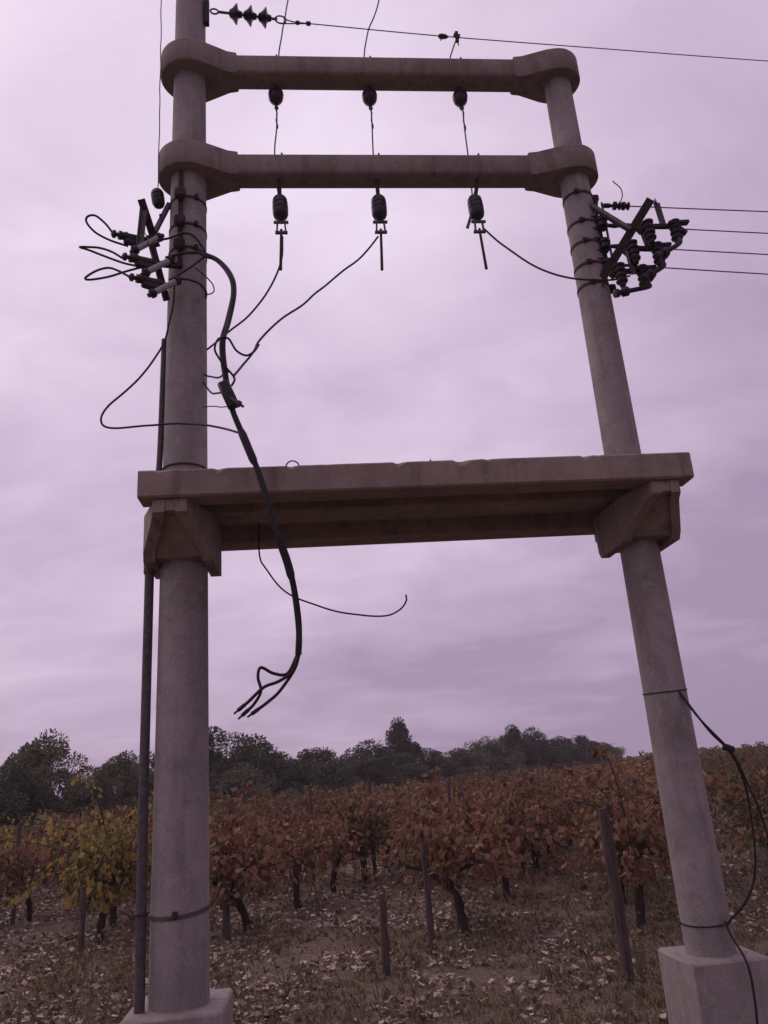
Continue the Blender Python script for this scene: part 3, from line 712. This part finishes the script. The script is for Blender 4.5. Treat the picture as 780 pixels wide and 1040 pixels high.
# ------------------------------------------------------------------ earth wires on the right pole
wire('earth_wire', 'thin cable arcing out from the thinner pole and off past its footing', 'wire',
     [P(690, 703, -.14), P(698, 714, -.2), P(715, 735, -.25), P(740, 760, -.3), P(757, 790, -.3), P(772, 825, -.3), P(790, 880, -.3), P(830, 980, -.3), P(840, 1060, -.32), P(842, 1130, -.35)], .0075)
wire('earth_wire', 'thin cable bowing out from the thinner pole and returning to the tie above its footing', 'wire',
     [P(692, 705, -.14), P(701, 717, -.19), P(720, 742, -.24), P(741, 763, -.3), P(758, 800, -.28), P(765, 850, -.26), P(766, 890, -.24), P(757, 917, -.22), P(741, 936, -.19), P(738, 940, -.18)], .0075)
wire('earth_wire', 'short cable running from the lower tie down over the thinner pole footing', 'wire',
     [P(736, 936, -.18), P(742, 950, -.21), P(756, 972, -.30), P(763, 992, -.33), P(768, 1025, -.335), P(770, 1060, -.335)], .0075)
c = P(739, 759, -.3); tag(MB().bar(c - U * .03 + Z * .01, c + U * .04 - Z * .02, .04, .035, V, .008).build('wire_clip', M_CABLE, loc=c), 'small black clip joining the two thin cables right of the thinner pole', 'clip')

# ------------------------------------------------------------------ vineyard
def leaf(mb, p, tip, nrm, L, fold=.25):
    """one lobed vine leaf folded along its midrib"""
    t = tip.normalized(); s = t.cross(nrm)
    if s.length < .05: s = t.cross(Vector((.3, .8, .5)))
    s.normalize(); n = s.cross(t)
    o = len(mb.v)
    half = ((.26, -.10), (.52, .16), (.34, .40), (.40, .68))
    mb.v += [p, p + t * L]
    cu = fold * .55 - .1
    mb.v[-1] = p + t * (L * .95) - n * (cu * L)
    for sg in (-1, 1):
        for (a, b) in half: mb.v.append(p + s * (sg * a * L * (1 - .25 * abs(fold))) + t * (b * L) + n * ((fold * a - cu * b * b) * L))
    mb.f.append((o, o + 2, o + 3, o + 4, o + 5, o + 1)); mb.f.append((o + 1, o + 9, o + 8, o + 7, o + 6, o))
def rv(r): return Vector((r.uniform(-1, 1), r.uniform(-1, 1), r.uniform(-1, 1)))
def vine_mesh(seed, dense=1.0, big=1.0, lean=None, tall=1.0, lift=.0):
    """trunk with two arms along +x, canes and leaves; origin at the foot"""
    r = random.Random(seed); tr = MB(); lf = MB()
    lx = r.uniform(-.22, .22) if lean is None else lean; ly = r.uniform(-.1, .1)
    th = r.uniform(.50, .60)
    tp = [Vector((0, 0, -.12)), Vector((0, 0, .02)), Vector((lx * .1 + r.uniform(-.03, .03), ly * .2, th * .35)), Vector((lx * .35 + r.uniform(-.03, .03), ly * .6, th * .7)), Vector((lx, ly, th))]
    q = cr(tp, 5); k0 = len(q)
    tr.tube(q, [(.055 - .016 * i / k0) * (1 + r.uniform(-.15, .2)) for i in range(k0)], 8)
    top = tp[-1]
    arms = []
    for sg in (-1, 1):
        L = r.uniform(.45, .75)
        a = [top - Z * .03, top + Vector((sg * L * .4, r.uniform(-.08, .08), .08 + r.uniform(-.04, .06))), top + Vector((sg * L, r.uniform(-.12, .12), .12 + r.uniform(-.06, .1)))]
        qa = cr(a, 4); arms += qa
        tr.tube(qa, [.034 - .014 * i / len(qa) for i in range(len(qa))], 6)
    for c in range(int(15 * dense) + 3):
        b = r.choice(arms); up = r.uniform(.22, .62 if r.random() < .85 else .9) * tall; sx = r.uniform(-.45, .45); sy = r.gauss(0, .28)
        droop = r.random() < .38
        p1 = b + Vector((sx * .4, sy * .5, up * .6)); p2 = b + Vector((sx, sy * 1.3, up * (.45 if droop else 1.0)))
        p3 = p2 + Vector((sx * .5, sy * .9, -.35 if droop else .10))
        qa = cr([b, p1, p2, p3], 5)
        tr.tube(qa, [.009 - .006 * i / len(qa) for i in range(len(qa))], 4, False)
        for i, p in enumerate(qa):
            if i < 3: continue
            for k in range(r.choice((2, 3, 3, 4))):
                if r.random() > dense * .95: continue
                d = rv(r); d.z *= .4; d.normalize(); pp_ = p + d * r.uniform(.02, .13)
                tip = d * .7 + Vector((0, 0, -r.uniform(.2, 1.2)))
                leaf(lf, pp_, tip, rv(r) + d + Z * .3, r.uniform(.04, .10) * big, r.uniform(-.5, 1.1))
    for k in range(int(600 * dense)):
        d = rv(r)
        while d.length > 1: d = rv(r)
        p = Vector((lx * .6 + d.x * .95, d.y * .46, th + .21 + lift + d.z * .37 * tall))
        if noise.noise(p * 3.1 + Vector((seed, 0, 0))) < -.09: continue
        tip = Vector((d.x * .6, d.y * 1.2, -r.uniform(.1, 1.1))) + rv(r) * .5
        leaf(lf, p, tip, rv(r) + Z * .3, r.uniform(.035, .10) * big, r.uniform(-.5, 1.1))
    return tr, lf
def mesh_of(mb, name, m, smooth=False):
    me = bpy.data.meshes.new(name); me.from_pydata(mb.v, [], mb.f); me.update(); me.materials.append(m)
    if smooth: me.polygons.foreach_set('use_smooth', [True] * len(me.polygons))
    return me
VAR = {}
for kind, m in (('rust', M_RUSTLEAF), ('gold', M_GOLDLEAF), ('olive', M_OLIVELEAF)):
    VAR[kind] = []
    for s in range(7 if kind == 'rust' else 4):
        a, b = vine_mesh(100 + s * 7 + len(kind) * 31, (1.0, 1.15, .85)[s % 3], 1.0)
        VAR[kind].append((mesh_of(a, 'vine_trunk', M_BARK, True), mesh_of(b, 'vine_foliage', m)))
def plant_vine(x, y, rot, var, label, group=None, scale=1.0):
    t = thing('grapevine', label, 'grapevine', (x, y, gz(x, y)), rot, group)
    t.scale = (scale,) * 3
    for nm, me in (('trunk', var[0]), ('crown', var[1])):
        o = bpy.data.objects.new(nm, me); COL.objects.link(o); o.parent = t
    return t
r = random.Random(77)
# vines that can be told apart
def own(x, y, seed, m, label, group=None, flip=False, **k):
    a, b = vine_mesh(seed, **k)
    return plant_vine(x, y, ROWANG + (PI if flip else 0), (mesh_of(a, 'vine_trunk', M_BARK, True), mesh_of(b, 'vine_foliage', m)), label, group)
bent = own(.56, 9.48, 11, M_RUSTLEAF, 'grapevine with a bare trunk bent to the left just behind the short wooden stakes', lean=.30, dense=1.1, lift=.06); bent.rotation_euler.z = PI - .75
own(1.30, 11.94, 12, M_RUSTLEAF, 'grapevine with a dark upright trunk beside the open alley', lean=-.05, dense=1.1, lift=.08)
own(2.34, 9.10, 13, M_RUSTLEAF, 'leafy grapevine right behind the tall leaning stake near the footing', lean=.3, dense=1.25, tall=1.05)
gv = own(-3.78, 10.5, 14, M_GOLDLEAF, 'tall golden yellow grapevine left of the pipe on the thicker pole', dense=2.0, tall=1.2, big=.9, lean=.05); gv.scale = (.85, .95, 1.08); gv.rotation_euler.z = ROWANG + .5
own(-2.05, 10.75, 15, M_RUSTLEAF, 'first grapevine right of the thicker pole, its thin trunk curving to the ground', lean=-.3, dense=1.1)
# rows: lateral offset at y=9, start, end
rows = [(.36, 13.3, 60, 'rust', 'rust-leaved grapevine in the row behind the bent bare trunk', 'vines in the row behind the short stakes'),
        (-1.25, 13.4, 60, 'rust', 'reddish grapevine in the row between the short stakes and the thicker pole', 'vines in the row left of the short stakes'),
        (-2.65, 12.2, 52, 'rust', 'rusty grapevine in the long row just right of the thicker pole', 'vines in the row beside the thicker pole'),
        (2.02, 10.6, 64, 'rust', 'red-brown grapevine in the row behind the thinner pole', 'vines in the row behind the thinner pole'),
        (4.2, 10.5, 66, 'olive', 'olive-brown grapevine in the first row right of the thinner pole', 'vines right of the thinner pole'),
        (-4.9, 11.8, 46, 'mix', 'autumn grapevine in the row behind the golden vine', 'vines in the row behind the golden vine'),
        (-6.9, 9.2, 42, 'mix', 'autumn grapevine at the left edge beyond the golden vine', 'vines at the left edge')]
for k in range(6): rows.append((-9 - 2.1 * k, 9, 36 - 3 * k, 'mix', None, None))
for k in range(9): rows.append((6.3 + 2.1 * k, 11, 70, 'olive', None, None))
def in_view(x, y, m=1.0):
    q = CAM_R.transposed() @ (Vector((x, y, 1.0)) - EYE)
    px = 390 + q.x * FOC / -q.z; mm = m * FOC / -q.z
    return -mm < px < 780 + mm
TREELINE = [(-22, 22), (-13, 28), (-4, 34), (2, 42), (8, 52), (13, 62), (18, 75), (26, 95)]
def before_trees(x, y):
    for (a, b), (c, d) in zip(TREELINE, TREELINE[1:]):
        if a <= x <= c: return y < b + (d - b) * (x - a) / (c - a) - 2.0
    return x > 0
plan = []
for (c, y0, y1, kind, lab_, grp) in rows:
    y = y0
    while y < y1:
        yj = y + r.uniform(-.15, .15); x = c + .33 * (yj - 9) + r.uniform(-.08, .08)
        if r.random() > .05 and in_view(x, yj) and before_trees(x, yj): plan.append((math.hypot(x, yj), x, yj, kind, lab_, grp))
        y += 1.2
plan.sort(key=lambda a: a[0])
print('vines planned', len(plan))
NTHING = 288
far_mb = {'rust': (MB(), MB()), 'olive': (MB(), MB())}
for i, (d, x, y, kind, lab_, grp) in enumerate(plan):
    k = kind
    if k == 'mix': k = r.choice(('rust', 'rust', 'olive', 'gold'))
    elif k == 'rust' and r.random() < .27: k = r.choice(('olive', 'olive', 'gold')) if i > 12 else 'olive'
    var = r.choice(VAR[k]); rot = ROWANG + r.choice((0, PI)) + r.uniform(-.12, .12); sc = r.uniform(.88, 1.12)
    if i < NTHING:
        plant_vine(x, y, rot, var, lab_ or ('autumn grapevine in the farther rows left of the thicker pole' if x < 0 else 'olive-brown grapevine in the farther rows right of the thinner pole'),
                   grp or ('vines in the farther left rows' if x < 0 else 'vines in the farther right rows'), sc)
    else:
        k2 = 'olive' if k in ('olive', 'gold') else 'rust'
        M = Matrix.Translation((x, y, gz(x, y))) @ Matrix.Rotation(rot, 4, 'Z') @ Matrix.Scale(sc, 4)
        me = var[1]; nl = len(me.vertices) // 10; mb = far_mb[k2][1]
        for l in range(0, nl, 2):
            vs = [M @ me.vertices[l * 10 + j].co for j in range(10)]; c = sum(vs, Vector()) / 10
            vs = [c + (v - c) * 1.45 for v in vs]
            o_ = len(mb.v); mb.v += vs; mb.f += [(o_, o_ + 2, o_ + 3, o_ + 4, o_ + 5, o_ + 1), (o_ + 1, o_ + 9, o_ + 8, o_ + 7, o_ + 6, o_)]
for k, m in (('rust', M_RUSTLEAF), ('olive', M_OLIVELEAF)):
    mb = far_mb[k][1]
    if mb.v:
        o = bpy.data.objects.new('distant_vines', mesh_of(mb, 'distant_vines', m)); COL.objects.link(o)
        tag(o, {'rust': 'far mass of rusty vine foliage below the trees', 'olive': 'far mass of olive-brown vine foliage towards the horizon'}[k], 'vineyard', None, 'stuff')

# ------------------------------------------------------------------ stakes and posts
def stake(x, y, h, rad_, label, lean=(0, 0), name='wooden_stake', group=None):
    rs = random.Random(int(x * 100 + y * 37)); z0 = gz(x, y); pts = [Vector((x + lean[0] * t + rs.uniform(-.006, .006), y + lean[1] * t, z0 - .1 + (h + .1) * t)) for t in [k / 8 for k in range(9)]]
    rr_ = [rad_ * (1 + rs.uniform(-.1, .1)) for _ in pts]; rr_[-1] *= .8
    o = MB().tube(pts, rr_, 9).build(name, M_POST, loc=(x, y, z0)); return tag(o, label, 'stake', group)
stake(1.70, 7.23, 1.30, .048, 'tall thick wooden stake just left of the thinner pole footing', (-.02, 0))
stake(-.27, 7.97, .66, .036, 'shortest wooden stake, bare and standing alone in the leaf litter', (.0, 0))
stake(.17, 8.72, 1.02, .032, 'slim wooden stake beside the bent vine trunk, its top reaching the leaves', (-.02, 0))
stake(-2.18, 10.18, .72, .045, 'low wooden stake just right of the thicker pole base', (0, 0))
posts = [(375, 790, 14.5), (455, 793, 15.5), (315, 800, 15), (565, 782, 17), (540, 782, 18.5), (500, 785, 16.5), (205, 815, 13.5), (668, 772, 16), (20, 835, 12.5), (85, 900, 9.6)]
for k, (px, py, dist) in enumerate(posts):
    d = CAM_R @ Vector((px - 390, -(py - 520), -FOC)); s = dist / d.y; p = EYE + d * s; zt = p.z
    lab_ = ('thin post poking out of the vines in line with the middle arrester', 'thin post among the vines behind the slim stake', 'thin post among the vines left of the middle arrester', 'thin post above the alley between the vine rows', 'thin post among vines left of the alley top', 'post rising above the vines behind the dark upright trunk', 'post mostly hidden behind the thicker pole', 'post in the vines right behind the thinner pole', 'post in the vines at the far left edge', 'low stake in front of the golden vine')[k]
    stake(p.x, p.y, max(.5, zt - gz(p.x, p.y)), .032, lab_, (0, 0), 'vineyard_post')

# ------------------------------------------------------------------ trees
def tree_mesh(seed, h=4.4, w=2.2, nclump=44, nleaf=150, spire=False, low=.12):
    r = random.Random(seed); tr = MB(); lf = MB()
    tp = [Vector((0, 0, -.2)), Vector((r.uniform(-.08, .08), 0, h * .12)), Vector((r.uniform(-.2, .2), r.uniform(-.2, .2), h * .28))]
    q = cr(tp, 5); tr.tube(q, [.20 - .07 * i / len(q) for i in range(len(q))], 9)
    lead = tp[-1] + Vector((r.uniform(-.15, .15), r.uniform(-.15, .15), h * .5)); qq = cr([tp[-1], tp[-1].lerp(lead, .5) + rv(r) * .1, lead], 4)
    tr.tube(qq, [.11 - .09 * i / len(qq) for i in range(len(qq))], 7)
    for c in range(nclump):
        for _ in range(30):
            d = rv(r)
            if d.length < 1 and d.length > .35: break
        zf = (d.z + 1) / 2
        prof = math.sin(PI * min(1, max(.02, zf * .82 + .15))) ** .7
        if spire: prof *= 1.15 - .55 * zf
        c0 = Vector((d.x * w * prof, d.y * w * prof, h * (low + (1 - low) * .93 * zf)))
        if c % 2 == 0:
            qb = cr([tp[-1].lerp(lead, min(1, zf)), tp[-1].lerp(c0, .55) + rv(r) * .15, c0], 4); tr.tube(qb, [.05 - .04 * i / len(qb) for i in range(len(qb))], 5, False)
        rc = r.uniform(.22, .62) * w / 2.2
        for k in range(nleaf):
            d2 = rv(r)
            while d2.length > 1: d2 = rv(r)
            d2 = d2 * (d2.length ** -.3)
            p = c0 + Vector((d2.x * rc, d2.y * rc, d2.z * rc * .8))
            t = (d2 + rv(r) * .9 + Z * .25).normalized(); s = t.cross(rv(r)).normalized(); L = r.uniform(.06, .15); wd = L * .5
            o = len(lf.v); lf.v += [p, p + t * L * .5 + s * wd * .5, p + t * L, p + t * L * .5 - s * wd * .5]; lf.f.append((o, o + 1, o + 2, o + 3))
    return tr, lf
TV = []
for s in range(5):
    a, b = tree_mesh(300 + s, nclump=74 + 5 * s, nleaf=360); TV.append((mesh_of(a, 'tree_trunk', M_TBARK, True), mesh_of(b, 'tree_crown', M_TREELEAF if s % 2 else M_TREEDARK)))
a, b = tree_mesh(340, 5.0, 1.9, 70, 360, True); SP = (mesh_of(a, 'tree_trunk', M_TBARK, True), mesh_of(b, 'tree_crown', M_TREEDARK))
# picture column, picture height of the top, distance, width in metres, mesh
trees = [(6, 770, 25, 2.0, 0, 'half-hidden dark tree at the left edge of the tree line'),
         (52, 742, 28, 1.95, 1, 'tall rounded dark tree standing clear left of the pipe'),
         (98, 789, 27, 1.3, 2, 'low pale tree between the tall rounded tree and the pipe'),
         (130, 763, 31, 1.8, 3, 'round grey-green tree right next to the pipe'),
         (170, 760, 32, 2.2, 4, 'tree hidden behind the thicker pole'),
         (222, 733, 32, 2.4, 0, 'tall dark tree emerging right of the thicker pole'),
         (262, 747, 34, 2.3, 2, 'bushy tree below the splayed cable ends'),
         (245, 775, 30, 2.0, 1, 'low tree in front below the splayed cable ends'),
         (292, 770, 36, 1.6, 3, 'small tree at a dip in the tree line'),
         (322, 757, 38, 2.3, 4, 'rounded tree just right of the dip in the tree line'),
         (352, 766, 40, 2.2, 1, 'low rounded tree left of the spired tree'),
         (402, 727, 44, 1.8, 9, 'spired tree that stands up from the middle of the tree line'),
         (378, 752, 42, 2.7, 2, 'wide tree at the left foot of the spired tree'),
         (430, 758, 45, 2.6, 0, 'wide tree at the right foot of the spired tree'),
         (462, 760, 48, 2.5, 3, 'rounded tree two places right of the spired tree'),
         (493, 748, 50, 2.5, 1, 'rounded tree at the start of the right-hand rise of the tree line'),
         (518, 735, 52, 2.0, 9, 'pointed dark tree, tallest of the right-hand end of the tree line'),
         (542, 739, 54, 2.2, 2, 'dark tree right beside the tallest of the right-hand end'),
         (566, 746, 57, 2.3, 0, 'rounded tree third from the right end of the tree line'),
         (588, 745, 60, 2.0, 4, 'small tree second from the right end of the tree line'),
         (610, 754, 62, 2.1, 3, 'small last tree at the right end of the tree line'),
         (340, 785, 37, 2.2, 0, 'low dark bush-like tree in front of the dip in the tree line'),
         (415, 775, 41, 2.4, 4, 'low tree in front of the spired tree'),
         (28, 796, 26, 1.7, 3, 'low shadowed tree in front of the tall rounded tree'),
         (500, 768, 47, 2.4, 2, 'low tree in front of the right-hand rise of the tree line'),
         (290, 792, 33, 2.0, 1, 'lowest small tree between vines and the dip in the tree line')]
for k, (px, py, dist, w, vi, lab_) in enumerate(trees):
    d = CAM_R @ Vector((px - 390, -(py - 520), -FOC)); s = dist / math.hypot(d.x, d.y); p = EYE + d * s
    zb = gz(p.x, p.y) - .1; h = p.z - zb; var = SP if vi == 9 else TV[vi]
    t = thing('olive_tree', lab_, 'tree', (p.x, p.y, zb), r.uniform(0, 6.28), 'trees beyond the vineyard')
    t.scale = (w / 2.2, w / 2.2, h / (5.0 if vi == 9 else 4.4))
    for nm, me in (('trunk', var[0]), ('crown', var[1])):
        o = bpy.data.objects.new(nm, me); COL.objects.link(o); o.parent = t
# hedge of far scrub on the right horizon
r2 = random.Random(9); mb = MB()
for k in range(2600):
    a = r2.uniform(-.25, .9); dd_ = r2.uniform(110, 150); x = math.sin(a) * dd_; y = math.cos(a) * dd_
    h_ = 3.3 * max(.15, .5 + .6 * noise.noise(Vector((a * 14, 2, 0)))) ; p = Vector((x, y, r2.uniform(0, h_))) ; t = rv(r2).normalized(); s = t.cross(rv(r2)).normalized()
    for _ in range(1):
        o_ = len(mb.v); mb.v += [p - t * .5 - s * .4, p + t * .5 - s * .4, p + t * .5 + s * .4, p - t * .5 + s * .4]; mb.f.append((o_, o_ + 1, o_ + 2, o_ + 3))
o = bpy.data.objects.new('distant_scrub', mesh_of(mb, 'distant_scrub', M_OLIVELEAF)); COL.objects.link(o); tag(o, 'low brown scrub along the far horizon', 'scrub', None, 'stuff')

# ------------------------------------------------------------------ thin haze volume, added to lift the blacks and soften far trees
hm = bpy.data.materials.new('added_haze'); hm.use_nodes = True; ht = hm.node_tree; ht.nodes.clear()
ho = ht.nodes.new('ShaderNodeOutputMaterial'); hv_ = ht.nodes.new('ShaderNodeVolumePrincipled')
hv_.inputs['Density'].default_value = .0013; hv_.inputs['Color'].default_value = (.93, .88, .95, 1); hv_.inputs['Anisotropy'].default_value = .2
ht.links.new(hv_.outputs[0], ho.inputs['Volume'])
o = MB().box((0, 40, 4.75), (260, 260, 12.5)).build('haze', hm, smooth=False); tag(o, 'thin haze added over the vineyard to lift the dark tones', 'haze', None, 'stuff')
# ------------------------------------------------------------------ leaf litter, grass
def rand_ground(r, dmax=26):
    while True:
        y = 3.6 + (dmax - 3.6) * r.random() ** 1.6; x = r.uniform(-.62, .62) * y
        if (Vector((x, y, 0)) - LP).length > .5 and (Vector((x, y, 0)) - RP).length > .5: return x, y
r3 = random.Random(21); mb = MB(); cnt = 0
while cnt < 21000:
    x, y = rand_ground(r3)
    dn = .42 + 1.7 * noise.noise(Vector((x * 1.1, y * .8, 7))) + .8 * noise.noise(Vector((x * 3.1, y * 3.1, 3))) - .45 * sst(-.8, 1.6, x - .33 * (y - 9))
    if r3.random() > dn + .14: continue
    p = Vector((x, y, gz(x, y) + r3.uniform(.006, .035))); a = r3.uniform(0, 6.28)
    leaf(mb, p, Vector((math.cos(a), math.sin(a), r3.uniform(-.25, .35))), Z + rv(r3) * .4, r3.uniform(.025, .075) * (1 + y * .012), r3.uniform(-.3, .8)); cnt += 1
o = bpy.data.objects.new('fallen_leaves', mesh_of(mb, 'fallen_leaves', M_FALLEN)); COL.objects.link(o); tag(o, 'pale dry leaves scattered over the soil', 'leaf litter', None, 'stuff')
mb = MB()
for k in range(19000):
    x, y = rand_ground(r3, 32)
    if noise.noise(Vector((x * .7, y * .5, 13))) < -.10 + r3.uniform(-.2, .2) - .45 * sst(-.5, 2.5, x): continue
    hh = r3.uniform(.025, .085) * (1.8 if r3.random() < .05 else 1)
    zt_ = gz(x, y)
    for b in range(8):
        a = r3.uniform(0, 6.28); bx_, by_ = x + r3.gauss(0, .05), y + r3.gauss(0, .05); z0 = zt_ - .01; w_ = r3.uniform(.003, .006) * (1 + y * .06)
        lx, ly = math.cos(a) * hh * r3.uniform(.2, .9), math.sin(a) * hh * r3.uniform(.2, .9); o_ = len(mb.v); hv = hh * r3.uniform(.6, 1.2)
        mb.v += [Vector((bx_ - w_, by_, z0)), Vector((bx_ + w_, by_, z0)), Vector((bx_ + lx * .4 + w_ * .7, by_ + ly * .4, z0 + hv * .6)), Vector((bx_ + lx, by_ + ly, z0 + hv))]
        mb.f.append((o_, o_ + 1, o_ + 2, o_ + 3))
for k in range(170):
    x, y = (r3.uniform(-3.4, -1.9), r3.uniform(6, 9)) if k < 70 else (r3.uniform(-5, 5), r3.uniform(6.5, 15))
    q = [Vector((x, y, gz(x, y)))]; d_ = Vector((r3.uniform(-.3, .3), r3.uniform(-.3, .3), 1)); st_ = r3.uniform(.03, .07)
    for i in range(7): d_ += Vector((r3.uniform(-.2, .2), r3.uniform(-.2, .2), -.06)); q.append(q[-1] + d_.normalized() * st_)
    mb.tube(q, [.005 - .0005 * i for i in range(8)], 4, False)
    for i in range(2, 8):
        for _ in range(2): leaf(mb, q[i], rv(r3) + Z * .4, rv(r3) + Z, r3.uniform(.02, .05), .4)
o = bpy.data.objects.new('dry_grass', mesh_of(mb, 'dry_grass', M_GRASS)); COL.objects.link(o); tag(o, 'short dry grass between the vine rows', 'grass', None, 'stuff')

mb = MB()
for k in range(2600):
    x, y = rand_ground(r3, 30)
    lat = (x - .33 * (y - 9)); row = min(abs(lat - c_) for c_ in (.36, -1.25, -2.65, 2.02, 4.2, -4.9, -6.9, -9, 6.3, -11.1, 8.4, 10.5))
    if r3.random() > (.95 if row < .45 else .22) or (y < 8 and r3.random() < .6): continue
    hh = r3.uniform(.04, .20)
    for b in range(r3.randint(5, 14)):
        p = Vector((x + r3.gauss(0, .09), y + r3.gauss(0, .09), 0)); p.z = gz(p.x, p.y) + r3.random() * hh
        leaf(mb, p, rv(r3) + Z * .3, rv(r3) + Z, r3.uniform(.025, .06), r3.uniform(-.3, .5))
o = bpy.data.objects.new('weeds', mesh_of(mb, 'weeds', M_WEED)); COL.objects.link(o); tag(o, 'low brownish weeds along the feet of the vines', 'weeds', None, 'stuff')
